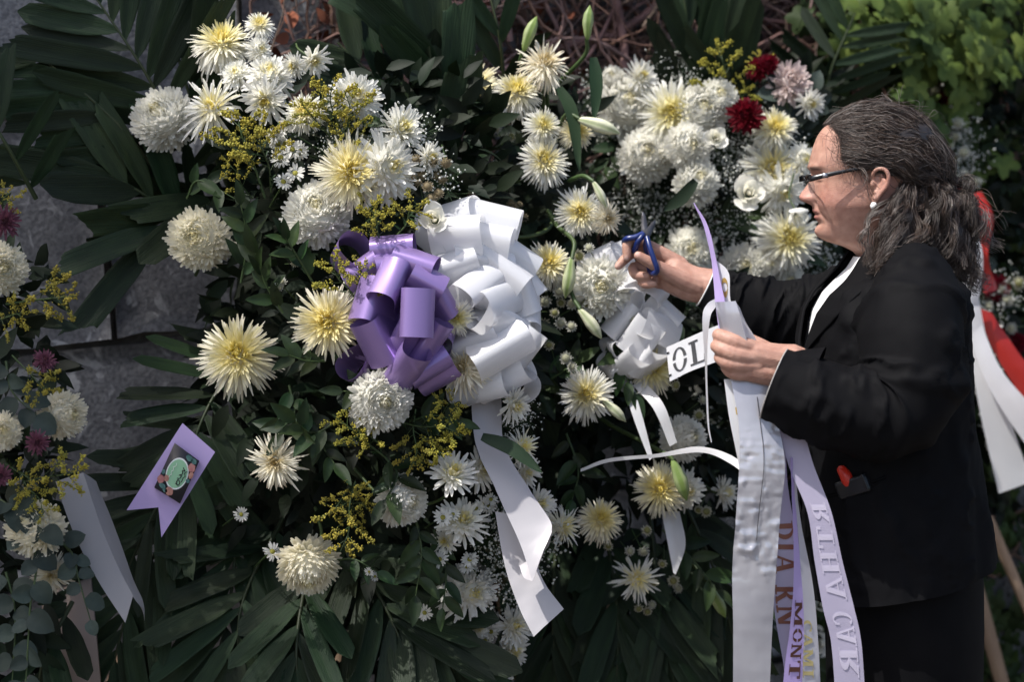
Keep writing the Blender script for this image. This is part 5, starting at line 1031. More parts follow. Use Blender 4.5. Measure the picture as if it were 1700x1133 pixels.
stroke([(.60, .70), (.60, .60), (.70, .62), (.68, .70), (.58, .66)], .0007, M['black_ink'], 'handwriting'); stroke([(.56, .58), (.64, .55), (.66, .48), (.58, .50), (.66, .44), (.62, .38), (.70, .36), (.60, .32)], .0007, M['black_ink'], 'handwriting'); stroke([(.74, .60), (.74, .50), (.78, .46), (.72, .40), (.78, .34)], .0006, M['black_ink'], 'handwriting')
stroke([(.30, .66), (.30, .60), (.34, .58), (.30, .52), (.34, .48), (.30, .42), (.36, .38), (.34, .32)], .0004, M['paper_white'], 'handwriting')
RY = 4.42
band('white satin ribbon looping behind the woman\'s hair', [(1558, 310, RY), (1590, 380, RY - .02), (1606, 440, RY - .02), (1598, 520, RY)], [(1590, 315, RY), (1625, 390, RY - .02), (1632, 450, RY - .02), (1620, 520, RY)], M['satin_white'], cup=.1)
band('long white ribbon tail slanting down right of the jacket', [(1596, 470, RY), (1606, 560, RY - .01), (1626, 680, RY - .02), (1658, 820, RY - .02)], [(1620, 470, RY), (1640, 570, RY - .01), (1672, 680, RY - .02), (1712, 800, RY - .02)], M['satin_white'], cup=.04)
band('upper white ribbon tail crossing to the right edge', [(1610, 560, RY - .03), (1640, 640, RY - .04), (1690, 720, RY - .05), (1740, 790, RY - .05)], [(1630, 540, RY - .03), (1660, 610, RY - .04), (1700, 660, RY - .05), (1740, 700, RY - .05)], M['satin_white'], cup=.04)
band('red satin ribbon loop behind the woman\'s curls', [(1606, 330, RY + .06), (1628, 372, RY + .03), (1622, 420, RY + .05), (1634, 488, RY + .03)], [(1630, 318, RY + .08), (1650, 362, RY + .05), (1640, 424, RY + .03), (1656, 480, RY + .05)], M['satin_red'], cup=.2)
band('red satin ribbon tail slanting to the right edge', [(1620, 510, RY + .03), (1648, 580, RY + .02), (1690, 650, RY + .02), (1740, 720, RY + .02)], [(1646, 520, RY + .03), (1680, 570, RY + .02), (1702, 600, RY + .02), (1750, 650, RY + .02)], M['satin_red'], cup=.08)
band('short red ribbon loop at the far right of the curls', [(1560, 300, RY + .08), (1590, 305, RY + .07), (1620, 330, RY + .07)], [(1565, 330, RY + .08), (1595, 335, RY + .07), (1615, 360, RY + .07)], M['satin_red'], cup=.2)
# ------------------------------------------------------------------ the woman
PY = 3.5
def wp(px, py, lat): return at(px, py, PY) + np.array([0, -lat, 0])
K = mpp(PY)
def wq(px, py, lat):
    """like wp, but (px, py) is where the near-side point is seen; the far side mirrors it"""
    p = at(px, py, PY - abs(lat)); return p if lat >= 0 else np.array([p[0], 2 * PY - p[1], p[2]])
lady = thing('person', 'woman in black suit and glasses cutting a bow with scissors, holding ribbons', 'person', np.array([at(1490, 900, PY)[0], PY, 0.0]))
M['skin'] = mat('skin', (1.06, 1.05, 1.05), (.78, .69, .67), 75, .5, .4, attr=True, sss=.12, bump=.2, bscale=520, detail=9)
HP = np.array([  # py, front, back, half width (px)
 (174, 1450, 1460, 1), (184, 1446, 1466, 5), (188, 1420, 1488, 24), (194, 1398, 1507, 40), (203, 1378, 1524, 53), (213, 1364, 1535, 63), (226, 1355, 1543, 70), (245, 1348, 1547, 74), (262, 1343.5, 1549, 76), (276, 1341, 1545, 75), (288, 1346, 1540, 74), (300, 1349, 1534, 73), (315, 1350, 1527, 72), (330, 1350, 1520, 71), (342, 1349, 1514, 69), (355, 1351.5, 1508, 62), (370, 1357, 1503, 55), (383, 1355.5, 1500, 48), (393, 1358, 1499, 43), (400, 1367, 1499, 41), (406, 1388, 1500, 42), (412, 1408, 1502, 45), (422, 1422, 1505, 50), (436, 1427, 1512, 56), (455, 1418, 1522, 66), (475, 1410, 1530, 75)], float)
_yy = np.arange(150, 500, .5); _kk = np.exp(-(np.arange(-24, 25) * .5 / 3.6) ** 2); _kk /= _kk.sum()
_HS = [np.convolve(np.pad(np.interp(_yy, HP[:, 0], HP[:, i]), 24, mode='edge'), _kk, 'valid') for i in (1, 2, 3)]
_top = np.clip((_yy - 195) / 8, 0, 1)
_HS = [a * _top + np.interp(_yy, HP[:, 0], HP[:, i]) * (1 - _top) for a, i in zip(_HS, (1, 2, 3))]
def head_ring(py, phi):
    f, b, w = [np.interp(py, _yy, a) for a in _HS]; xc = f + (b - f) * .56
    c = np.cos(phi); s = np.sin(phi); e = .86
    x = np.where(c > 0, xc - (xc - f) * np.abs(c) ** e, xc + (b - xc) * np.abs(c) ** .9); lat = w * np.sign(s) * np.abs(s) ** .92
    return x, lat
def face_disp(u, py):
    g = lambda c, s, v: np.exp(-((v - c) / s) ** 2); a = np.abs(u)
    ridge = np.interp(py, [284, 292, 300, 310, 320, 327, 333, 337, 341, 346], [0, 2, 6.5, 14, 22, 25, 22, 12, 3, 0]); sg = np.interp(py, [284, 300, 318, 327, 336], [6, 6.5, 8.5, 10.5, 10])
    d = ridge * np.exp(-(a / sg) ** 2.2)
    d += 9 * g(11.5, 5.5, a) * g(330.5, 6.5, py)                                  # wings of the nose
    d -= 8.5 * g(25, 13, a) * g(294, 8, py)                                       # eye sockets
    d += 3.5 * g(22, 18, a) * g(279, 6, py)                                       # brow
    d += 5.5 * g(25, 10, a) * g(296, 6.5, py)                                     # lids
    d -= 1.6 * g(25, 12, a) * g(303, 2.2, py)
    d += 2.8 * np.exp(-(a / 20) ** 2.5) * g(350, 3.2, py) + 3.4 * np.exp(-(a / 17) ** 2.5) * g(361, 3.4, py)
    d -= 3.8 * np.exp(-(a / 25) ** 4) * g(355.6, 1.8, py)
    d -= 2.2 * g(0, 3, a) * g(344, 3, py)
    d += 5 * g(42, 18, a) * g(332, 18, py)                                        # cheeks
    d -= 5.0 * np.exp(-((a - 15 - (py - 330) * .42) / 3.2) ** 2) * smooth(328, 336, py) * (1 - smooth(358, 372, py))   # fold beside the mouth
    d -= 3 * g(0, 22, a) * g(371, 4, py)
    d += 4.5 * g(0, 18, a) * g(385, 9, py)
    return d
nh, na = 150, 120
pys = np.concatenate([np.linspace(184, 195, 10)[:-1], np.linspace(195, 410, nh - 17), np.linspace(410, 475, 9)[1:]]); nh = len(pys)
phi = np.linspace(0, 2 * math.pi, na + 1)[:-1]
HV = np.zeros((nh, na, 3))
for i, py in enumerate(pys):
    x, l = head_ring(py, phi); fr = np.clip(np.cos(phi) * 1.6, 0, 1); x = x - face_disp(l, py) * fr
    HV[i] = at(0, py, PY) * 0 + np.stack([(x - 850) * K, np.full(na, PY), np.zeros(na)], -1)
    p0 = at(850, py, PY); HV[i, :, 2] = p0[2]; HV[i, :, 1] = PY - l * K
# slightly lowered chin side: jaw width follows the profile
bd = MB()
hv = HV.reshape(-1, 3); bd.add(hv, [grid_faces(nh, na, False, True), np.arange(na)[None, ::-1], (np.arange(na) + (nh - 1) * na)[None]])
# ears
for sgn in (1, -1):
    e0 = .0775 * sgn
    E = lambda x, y, o=0.0: wq(x, y, e0 + o * sgn)
    v, f = capsule_chain([E(1452, 302, -.004), E(1449, 290, .004), E(1456, 281, .009), E(1468, 281, .013), E(1475, 292, .015), E(1472, 308, .012), E(1463, 320, .008), E(1455, 330, .004)], [.0028, .0031, .0034, .0037, .0038, .0037, .0036, .0044], 8); bd.add(v, f)
    v, f = capsule_chain([E(1463, 290, .004), E(1467, 300, .007), E(1462, 313, .005), E(1453, 320, .003)], [.003, .0036, .0036, .003], 8); bd.add(v, f)
    v, f = blob(E(1460, 305, -.002), (.014, .0055, .019), 10, 14); bd.add(v, f); v, f = blob(E(1453, 331, .001), (.0065, .0045, .0085), 8, 10); bd.add(v, f); v, f = blob(E(1449, 306, .001), (.005, .005, .006), 8, 10); bd.add(v, f)
# torso under the clothes, arms, hands
TR = [(470, 1485, 70, .085), (500, 1482, 100, .13), (560, 1478, 122, .172), (640, 1480, 124, .168), (740, 1482, 128, .165), (840, 1490, 120, .165), (930, 1496, 112, .165), (1010, 1498, 110, .16)]
tv = []; ta = np.linspace(0, 2 * math.pi, 49)[:-1]
for (py, cx, hd, hw) in TR: tv.append([wp(cx - hd * math.cos(a), py, hw * math.sin(a)) for a in ta])
bd.add(np.array(tv).reshape(-1, 3), [grid_faces(len(TR), 48, False, True), np.arange(48)[None, ::-1], (np.arange(48) + (len(TR) - 1) * 48)[None]])
HN = 3.275
def ch(pts, rad, sub=5): v, f = capsule_chain([at(*p) for p in pts], rad, 12, sub); bd.add(v, f)
ch([(1500, 520, 3.38), (1508, 590, 3.30), (1500, 665, 3.265), (1400, 655, 3.265), (1300, 608, HN + .01)], [.035, .040, .042, .038, .027])
ch([(1318, 600, HN + .008), (1288, 597, HN + .006), (1250, 588, HN + .004)], [.026, .0245, .022]); ch([(1318, 618, HN + .008), (1285, 619, HN + .006), (1245, 614, HN + .004)], [.024, .0225, .019])
NH = [  # finger: MCP, PIP, DIP, tip
 ([(1262, 585, HN + .004), (1214, 569, HN - .004), (1185, 557, HN + .010), (1190, 559, HN + .034), (1212, 566, HN + .040)], [.015, .0138, .0112, .0098, .0085]),
 ([(1258, 596, HN - .002), (1208, 588, HN - .008), (1182, 576, HN + .006), (1186, 577, HN + .032), (1210, 584, HN + .040)], [.0155, .0138, .0112, .0098, .0085]),
 ([(1256, 608, HN - .002), (1206, 605, HN - .006), (1187, 595, HN + .008), (1190, 595, HN + .032), (1212, 600, HN + .040)], [.0150, .0130, .0106, .0094, .008]),
 ([(1258, 620, HN + .004), (1211, 620, HN - .0), (1197, 611, HN + .012), (1200, 610, HN + .032), (1216, 613, HN + .038)], [.0135, .0115, .0096, .0086, .0075]),
 ([(1285, 590, HN + .014), (1248, 572, HN + .026), (1222, 560, HN + .032), (1200, 556, HN + .028)], [.016, .0145, .0115, .0092])]
for p, r_ in NH: ch([(x_ + 9 * max(0, min(1, (1290 - x_) / 80)), y_, Y_) for x_, y_, Y_ in p], [q_ * .93 for q_ in r_], 4)
FY = 3.70
ch([(1440, 500, 3.66), (1340, 530, 3.69), (1260, 508, FY), (1172, 476, FY)], [.05, .045, .040, .0285])
ch([(1185, 470, FY), (1150, 463, FY + .004), (1120, 447, FY + .008)], [.0235, .0225, .021]); ch([(1182, 484, FY), (1145, 479, FY + .002), (1112, 466, FY + .006)], [.0225, .0225, .0205])
FH = [
 ([(1130, 440, FY + .012), (1086, 415, FY + .010), (1060, 402, FY - .002), (1042, 404, FY - .014), (1041, 427, FY - .018)], [.0155, .0132, .0106, .0096, .0080]),
 ([(1128, 450, FY + .016), (1076, 428, FY + .018), (1052, 420, FY + .006), (1038, 430, FY - .002), (1027, 442, FY - .006)], [.015, .0132, .0106, .0094, .0078]),
 ([(1124, 464, FY + .014), (1076, 450, FY + .016), (1052, 444, FY + .008), (1056, 457, FY - .006), (1074, 459, FY - .014)], [.015, .0128, .0102, .0094, .0082]),
 ([(1122, 474, FY + .010), (1086, 468, FY + .010), (1066, 464, FY + .004), (1070, 472, FY - .008), (1086, 472, FY - .014)], [.0135, .0112, .0092, .0084, .0075]),
 ([(1160, 476, FY - .008), (1122, 460, FY - .016), (1088, 441, FY - .026), (1060, 425, FY - .030)], [.021, .0168, .0118, .0088])]
for p, r_ in FH: ch(p, [q_ * .93 for q_ in r_], 4)
lb = base_of(lady)
bme = bd.mesh('body', M['skin'], lb); body = link('body', bme, lady)
md = body.modifiers.new('remesh', 'REMESH'); md.mode = 'VOXEL'; md.voxel_size = .0019; md.use_smooth_shade = True
ms = body.modifiers.new('smooth', 'SMOOTH'); ms.factor = .5; ms.iterations = 2
dg = bpy.context.evaluated_depsgraph_get(); ev = body.evaluated_get(dg); nm_ = bpy.data.meshes.new_from_object(ev, depsgraph=dg)
body.modifiers.clear(); body.data = nm_; nm_.name = 'body'
nv = len(nm_.vertices); co = np.zeros(nv * 3, np.float32); nm_.vertices.foreach_get('co', co); co = co.reshape(-1, 3).astype(float) + lb
# colours the skin really has: lips, brows, lash line, nails, ruddier nose and cheeks; plus painted shade between the lips
d_ = co - CAM; dep = d_ @ _f; ppx = 850 + FPX * (d_ @ _r) / dep; ppy = 566.5 - FPX * (d_ @ _u) / dep
hx = 850 + (co[:, 0]) / K; lat = (PY - co[:, 1]) / K; hz = np.interp(-co[:, 2], [-at(850, y_, PY)[2] for y_ in (100, 300, 500, 700)], [100, 300, 500, 700])
SK = np.array([.44, .258, .196]); C = np.tile(SK, (nv, 1)) * (1 + .05 * fbm(co, 60, 3))[:, None]
al = np.abs(lat); hd_ = (hz > 170) & (hz < 440) & (hx > 1300)
def blend(mask, c): 
    global C
    m_ = np.clip(mask, 0, 1)[:, None]; C = C * (1 - m_) + np.asarray(c) * m_
G1 = lambda v, c, s: np.exp(-((v - c) / s) ** 2)
blend(hd_ * .45 * G1(al, 45, 22) * G1(hz, 330, 22) * (hx < 1430), (.50, .22, .17)); blend(hd_ * .55 * G1(al, 0, 16) * G1(hz, 328, 10) * (hx < 1345), (.55, .25, .20)); blend(hd_ * .35 * G1(hx, 1462, 16) * G1(hz, 300, 30) * (al > 60), (.5, .2, .16))
blend(hd_ * .75 * (np.exp(-(al / 19) ** 4) * (G1(hz, 350.5, 3.5) + G1(hz, 361, 4))) * (hx < 1378), (.42, .15, .14)); blend(hd_ * .8 * np.exp(-(al / 22) ** 4) * G1(hz, 355.6, 1.5) * (hx < 1378), (.10, .03, .03))
blend(hd_ * .8 * np.exp(-((al - 27) / 17) ** 4) * np.exp(-((hz - 280 + (al - 27) * .05) / 3.6) ** 4) * (hx < 1385), (.10, .065, .05)); blend(hd_ * .8 * G1(al, 26, 11) * np.exp(-((hz - 301) / 1.5) ** 2) * (hx < 1385), (.05, .03, .025))
for (x, y, Y) in ((1057, 421, FY - .036), (1039, 430, FY - .024), (1025, 441, FY - .008)):
    p = at(x, y, Y); dd = np.linalg.norm(co - p, axis=1); blend(.6 * (1 - smooth(.003, .0075, dd)), (.72, .52, .46))
at_ = nm_.color_attributes.new('Col', 'FLOAT_COLOR', 'POINT'); cc = np.ones((nv, 4), np.float32); cc[:, :3] = C; at_.data.foreach_set('color', cc.ravel())
nm_.polygons.foreach_set('use_smooth', np.ones(len(nm_.polygons), bool))

# ---- clothes
M['suit'] = mat('black_suit_cloth', (.004, .004, .0048), (.0055, .0055, .0062), 30, .7, .06, bump=.10, bscale=700)
M['lining'] = mat('grey_piping', (.38, .36, .34), None, 30, .6, .3); M['blouse'] = mat('white_blouse', (.78, .78, .77), (.72, .72, .72), 8, .6, .3)
YAW = math.radians(14)
JR = [(408, 1478, 62, 58, 0.062), (424, 1474, 66, 66, 0.074), (440, 1478, 78, 80, 0.105), (458, 1482, 98, 96, 0.15), (480, 1482, 120, 114, 0.184), (510, 1480, 136, 118, 0.198), (560, 1478, 146, 124, 0.202), (620, 1480, 150, 128, 0.2), (700, 1484, 154, 132, 0.196), (780, 1488, 160, 142, 0.202), (860, 1492, 166, 152, 0.214), (920, 1494, 170, 156, 0.222), (975, 1494, 174, 156, 0.226)]
JA = np.array(JR, float)
def jsurf(py, ph, grow=0.0):
    cx, hf, hb, hw = [np.interp(py, JA[:, 0], JA[:, i]) for i in (1, 2, 3, 4)]
    c = np.cos(ph); s = np.sin(ph); x = np.where(c > 0, -(hf * K + grow) * np.abs(c) ** .85, (hb * K + grow) * np.abs(c) ** .8); l = (hw + grow) * np.sign(s) * np.abs(s) ** .85
    xr = x * math.cos(YAW) + l * math.sin(YAW) * .35; lr = l * math.cos(YAW) - x * math.sin(YAW)
    p = at(0, 0, PY); base = at(850, 566, PY); X = (cx - 850) * K + xr
    Z = np.interp(py, [0, 1133], [at(850, 0, PY)[2], at(850, 1133, PY)[2]])
    return np.stack([X + 0 * ph, PY - lr, Z + 0 * ph], -1)
def gap(py): return np.radians(np.interp(py, [408, 440, 480, 530, 575, 590], [40, 24, 14, 8, 3, 1.0]))
def hem(ph): return 972 - 68 * (0.5 - 0.5 * np.cos(ph)) ** 1.5          # hem rises towards the back
nr, nc = 130, 150; G = np.zeros((nr, nc, 3))
for i in range(nr):
    tt = i / (nr - 1); py0 = 408 + (972 - 408) * tt; g_ = gap(py0); ph = np.linspace(g_, 2 * math.pi - g_, nc)
    py = 408 + (hem(ph) - 408) * tt
    for j in range(nc): G[i, j] = jsurf(py[j], ph[j:j + 1])[0]
N_ = nrm(np.cross(np.gradient(G, axis=0), np.gradient(G, axis=1))); 
Q = G.reshape(-1, 3); fold = .006 * fbm(Q * [1, 1, .35], 22, 31) + .003 * fbm(Q * [1, 1, .6], 55, 32)
drp = (fbm(Q * [1.2, 1.2, .12], 30, 33) * .007) * smooth(1.15, .85, Q[:, 2])
sgnN = np.sign(np.sum(N_.reshape(-1, 3) * (Q - np.array([Q[:, 0].mean(), PY, 0]) * [1, 1, 0] - Q * [0, 0, 1]), -1)); 
crz = fbm(Q * [1, 1, .5] + fbm(Q, 9, 35)[:, None] * .05, 34, 36); fold = fold + .0050 * np.maximum(0, 1 - np.abs(crz) * 3.0) ** 1.5 * (Q[:, 0] < at(1585, 600, PY)[0])
Q = Q + N_.reshape(-1, 3) * sgnN[:, None] * (fold + drp)[:, None]
mb = MB(); mb.add(Q, grid_faces(nr, nc)); jk = part('jacket', mb, M['suit'], lady)
mb2 = MB(); 
for s_ in (1, -1):                                              # lapels and collar
    n1, n2 = 46, 12; LG = np.zeros((n1, n2, 3))
    for i in range(n1):
        py = 404 + (582 - 404) * i / (n1 - 1); g_ = gap(py); w = np.radians(np.interp(py, [404, 440, 500, 520, 582], [70, 34, 24, 20, 1])); ph = (g_ - .03 + w * np.linspace(0, 1, n2)) * s_
        LG[i] = jsurf(py, ph if s_ > 0 else ph, .0075)
    mb2.add(LG.reshape(-1, 3), grid_faces(n1, n2))
o = part('lapels', mb2, M['suit'], jk); sd = o.modifiers.new('thick', 'SOLIDIFY'); sd.thickness = .004
# collar standing round the neck
cg = np.zeros((6, 60, 3)); 
for i in range(6):
    ph = np.linspace(1.0, 2 * math.pi - 1.0, 60); cg[i] = jsurf(408 - 12 * math.sin(i / 5 * 3.1) + i * 5.5, ph, .002 + .006 * i / 5)
mb = MB(); mb.add(cg.reshape(-1, 3), grid_faces(6, 60)); part('collar', mb, M['suit'], jk)
bg = np.zeros((40, 40, 3))
for i in range(40):
    py = 420 + (610 - 420) * i / 39; bg[i] = jsurf(py, np.linspace(-1.0, 1.0, 40), -.006)
mb = MB(); mb.add(bg.reshape(-1, 3), grid_faces(40, 40)); part('blouse', mb, M['blouse'], lady)
def sleeve(pts, rad, folds, seed, cuffw=.0012):
    P = catmull(np.column_stack([[at(*p) for p in pts], rad]), 120); R = P[:, 3]; P = P[:, :3]; sd_ = 56
    v, f = tubes(P, R[None], sd_); V = v.reshape(120, sd_, 3); s = np.linspace(0, 1, 120)[:, None]; th = np.arange(sd_)[None] * 2 * math.pi / sd_
    d = fbm((V * [1, 1, 1]).reshape(-1, 3), 24, seed).reshape(120, sd_) * .004 * np.sin(np.pi * s)
    for (sc, wd, am, sk, tc, tw) in folds: d = d + am * np.exp(-((s - sc - sk * np.sin(th - tc)) / wd) ** 2) * np.exp(-(((th - tc + math.pi) % (2 * math.pi) - math.pi) / tw) ** 2)
    pq = np.stack([s * 9 + 0 * th, np.cos(th) + 0 * s, np.sin(th) + 0 * s], -1).reshape(-1, 3); cz = fbm(pq + fbm(pq, .9, seed + 1)[:, None] * .5, 1.5, seed + 2, 3).reshape(120, sd_); d = d + .0075 * np.maximum(0, 1 - np.abs(cz) * 3.6) ** 1.4 * smooth(.0, .12, s) * (1 - .8 * smooth(.86, 1, s))
    V = P[:, None] + (V - P[:, None]) * (1 + d / R[:, None])[..., None]
    return V, f
V, f = sleeve([(1512, 446, 3.43), (1520, 474, 3.36), (1514, 545, 3.30), (1512, 630, 3.27), (1480, 682, 3.26), (1410, 680, 3.258), (1345, 660, 3.262), (1286, 637, HN)], [.030, .062, .077, .076, .073, .064, .060, .0565], [(.34, .018, .007, .03, 1.5, 1.3), (.42, .016, .009, -.03, 1.2, 1.2), (.49, .015, .010, .03, .8, 1.2), (.55, .014, .010, -.02, 1.0, 1.1), (.61, .014, .009, .03, 1.4, 1.2), (.68, .018, .006, -.03, .6, 1.4), (.45, .016, .007, .04, 4.0, 1.1), (.57, .016, .008, -.04, 4.4, 1.1), (.80, .03, .004, .05, 3, 2), (.22, .03, .006, .04, 3.6, 1.4), (.16, .022, .006, .06, .8, 1.5), (.24, .020, .007, -.05, 1.6, 1.5), (.29, .018, .008, .05, .5, 1.3), (.38, .016, .008, .05, 2.2, 1.2), (.52, .014, .008, .04, 2.4, 1.0), (.64, .014, .007, -.04, 2.2, 1.2), (.73, .02, .006, .04, 1.8, 1.3)], 41)
mb = MB(); mb.add(V.reshape(-1, 3), f); part('sleeve', mb, M['suit'], jk)
mb = MB(); rg = V[-1]; v, f2 = tubes(np.vstack([rg, rg[:2]]), np.full(len(rg) + 2, .0011)[None], 4); mb.add(v, f2); part('cuff_piping', mb, M['lining'], jk)
mb = MB(); inn = np.stack([rg, P_ := rg * .9 + rg.mean(0) * .1 + np.array([.01, 0, .002])], 0); inn2 = np.concatenate([inn, (rg * .86 + rg.mean(0) * .14 + np.array([.06, 0, .01]))[None]]); mb.add(inn2.reshape(-1, 3), grid_faces(3, len(rg), False, True)); part('cuff_lining', mb, M['suit'], jk)
V, f = sleeve([(1440, 500, 3.64), (1380, 520, 3.68), (1300, 527, 3.70), (1230, 505, FY), (1171, 477, FY)], [.075, .072, .062, .050, .0345], [(.25, .03, .006, .04, 1.5, 1.4), (.42, .022, .008, -.04, 1.0, 1.3), (.55, .022, .007, .04, 1.8, 1.3), (.7, .02, .005, -.03, 1.2, 1.3), (.35, .02, .006, .03, 5, 1.3)], 43)
mb = MB(); mb.add(V.reshape(-1, 3), f); part('sleeve', mb, M['suit'], jk)
mb = MB(); rg = V[-1]; v, f2 = tubes(np.vstack([rg, rg[:2]]), np.full(len(rg) + 2, .0013)[None], 4); mb.add(v, f2); part('cuff_piping', mb, M['blouse'], jk)
# trousers and shoes
hv = []; 
for (py, cx, hd, hw) in [(885, 1494, 128, .185), (960, 1497, 130, .19), (1040, 1500, 128, .19), (1133, 1500, 126, .185), (1180, 1500, 122, .18)]: hv.append([wp(cx - hd * math.cos(a) * np.sign(1), py, hw * math.sin(a)) for a in ta])
mb = MB(); mb.add(np.array(hv).reshape(-1, 3), [grid_faces(5, 48, False, True), (np.arange(48) + 4 * 48)[None]]); tro = part('trousers', mb, M['suit'], lady)
hipz = at(1500, 1150, PY)[2]; hx0 = at(1500, 1150, PY)[0]
for s_ in (1, -1):
    mb = MB(); v, f = capsule_chain([(hx0, PY - .085 * s_, hipz), (hx0 - .01, PY - .09 * s_, .42), (hx0 + .01, PY - .095 * s_, .10)], [.105, .085, .07], 24, 8); mb.add(v, f); part('trouser_leg', mb, M['suit'], tro)
    mb = MB(); v, f = capsule_chain([(hx0 + .05, PY - .095 * s_, .045), (hx0 - .06, PY - .097 * s_, .045), (hx0 - .14, PY - .10 * s_, .035)], [.042, .042, .03], 14, 6); v[:, 2] = np.maximum(v[:, 2], .002); mb.add(v, f); part('shoe', mb, M['suit'], lady)
# pocket welt and the things in it: find the jacket surface under a pixel
from mathutils.bvhtree import BVHTree
bv = BVHTree.FromPolygons([tuple(p) for p in Q], grid_faces(nr, nc).tolist())
def on_jacket(px, py, off):
    d = Vector(at(px, py, 1.0) - CAM).normalized(); h = bv.ray_cast(Vector(CAM), d)
    return (np.array(h[0]) - np.array(d) * off) if h[0] is not None else at(px, py, 3.3)
mb = MB()
for o_ in (0, 5): P = np.array([on_jacket(x, y + o_, .001) for x, y in zip(np.linspace(1374, 1470, 24), np.interp(np.linspace(1374, 1470, 24), [1374, 1420, 1470], [820, 812, 792]))]); v, f = tubes(P, np.full(24, .0016)[None], 6); mb.add(v, f)
part('pocket_welt', mb, M['suit'], jk)
case = thing('pocket_case', 'black plastic case with a red tip sticking out of the jacket pocket', 'case', on_jacket(1415, 802, .001))
M['blackplastic'] = mat('black_plastic', (.008, .009, .011), (.012, .013, .016), 20, .3, .4); M['redplastic'] = mat('red_plastic', (.60, .03, .012), (.5, .02, .01), 20, .35, .5)
pc = base_of(case); ux = nrm(on_jacket(1440, 790, .006) - on_jacket(1390, 806, .006)); uz = nrm(np.array([-.28, 0, 1.0])); uz = nrm(uz - ux * np.dot(uz, ux)); uy = np.cross(uz, ux); RC = np.column_stack([ux, uy, uz])
def rbox(c, s, bev=.004):
    bm = bmesh.new(); bmesh.ops.create_cube(bm, size=1); bmesh.ops.scale(bm, vec=s, verts=bm.verts); bmesh.ops.bevel(bm, geom=bm.edges[:], offset=bev, segments=3, affect='EDGES', profile=.6); V = np.array([v.co[:] for v in bm.verts]); F = [np.array([[v.index for v in f.verts]]) for f in bm.faces]; bm.free(); return V, F
V_, F_ = rbox(None, (.058, .016, .028), .005); mb = MB(); mb.add(V_ @ RC.T + pc - uz * .006, F_); part('case_body', mb, M['blackplastic'], case)
V_, F_ = rbox(None, (.004, .0175, .026), .0015); mb = MB(); mb.add(V_ @ RC.T + pc + ux * .026 - uz * .004, F_); part('clip', mb, M['blackplastic'], case)
v, f = capsule_chain([pc + uz * .004 - ux * .006, pc + uz * .014 - ux * .006, pc + uz * .023 - ux * .009], [.0105, .0100, .0080], 12, 5); mb = MB(); mb.add(v, f); part('red_tip', mb, M['redplastic'], case)

# ---- glasses, earring, scissors
M['lens'] = new_mat('spectacle_lens')[0]
gl = link('glasses', None, lady, np.array(wp(1345, 300, 0)) - lb); M['frame'] = mat('black_glasses_frame', (.012, .012, .014), None, 20, .25, .5); M['steel'] = mat('brushed_steel', (.45, .45, .47), (.38, .38, .4), 30, .3, .5, metal=.9)
for s_ in (1, -1):
    P = np.array([wq(1344, 297, .058 * s_), wq(1352, 295.5, .0665 * s_), wq(1380, 289, .0735 * s_), wq(1415, 282, .0765 * s_), wq(1450, 277, .0775 * s_)]); Pc = catmull(P, 24); T = nrm(np.gradient(Pc, axis=0)); up = np.array([0, 0, 1.0]); sv_ = nrm(np.cross(T, up)); w = np.interp(np.linspace(0, 1, 24), [0, .15, .6, 1], [4.6, 4.8, 3.4, 2.0]) * K
    V = np.stack([Pc + up * w[:, None] - sv_ * .0012, Pc + up * w[:, None] + sv_ * .0012, Pc - up * w[:, None] + sv_ * .0012, Pc - up * w[:, None] - sv_ * .0012], 1); mb = MB(); mb.add(V.reshape(-1, 3), grid_faces(24, 4, False, True)); part('temple', mb, M['frame'], gl)
    mb = MB(); v, f = box(wq(1370, 291.5, .0735 * s_), (.0085, .002, .0075)); mb.add(v, f); part('temple_ornament', mb, M['steel'], gl)
    a = np.arange(28) * 2 * math.pi / 28; sup = lambda c, e: np.sign(c) * np.abs(c) ** e; lu = .0255 * sup(np.cos(a), .6); lz = .0145 * sup(np.sin(a), .6); cen = wq(1343, 306, .034 * s_); tilt_ = .28
    ring = np.stack([cen[0] + np.abs(lu + .034) * 0 + (lu * 1) ** 2 * 1.2 - lz * tilt_ + (.034 + lu) * .06, cen[1] - lu * s_, cen[2] + lz], -1)
    mb = MB(); mb.add(np.vstack([ring + [-.0006, 0, 0], ring + [.0006, 0, 0]]), [np.arange(28)[None], (np.arange(28)[::-1] + 28)[None], grid_faces(2, 28, False, True)]); part('lens', mb, M['lens'], gl)
    mb = MB(); top = ring[1:14]; v, f = tubes(catmull(top, 30), np.full(30, .0012)[None], 6); mb.add(v, f); part('rim', mb, M['frame'], gl)
mb = MB(); v, f = tubes(catmull([wq(1342, 300, .009), wq(1338, 298, 0), wq(1342, 300, -.009)], 12), np.full(12, .0011)[None], 6); mb.add(v, f); part('bridge', mb, M['steel'], gl)
_p = M['lens'].node_tree.nodes['Principled BSDF']; _n = M['lens'].node_tree; _t = _n.nodes.new('ShaderNodeBsdfTransparent'); _g = _n.nodes.new('ShaderNodeBsdfGlossy'); _g.inputs['Roughness'].default_value = .05; _m = _n.nodes.new('ShaderNodeMixShader'); _m.inputs[0].default_value = .06; _t.inputs[0].default_value = (.80, .82, .84, 1); _n.links.new(_t.outputs[0], _m.inputs[1]); _n.links.new(_g.outputs[0], _m.inputs[2]); _n.links.new(_m.outputs[0], _n.nodes['Material Output'].inputs[0])
M['pearl'] = mat('white_stone', (.80, .80, .78), (.7, .7, .68), 40, .3, .5)
mb = MB(); v, f = blob(wq(1450.5, 342, .081), (.0056, .004, .0062), 8, 10); mb.add(v, f)
for k in range(6): v, f = blob(wq(1450.5 + 4.2 * math.cos(k * 1.047), 342 + 5 * math.sin(k * 1.047), .081), (.0021, .002, .0021), 5, 6); mb.add(v, f)
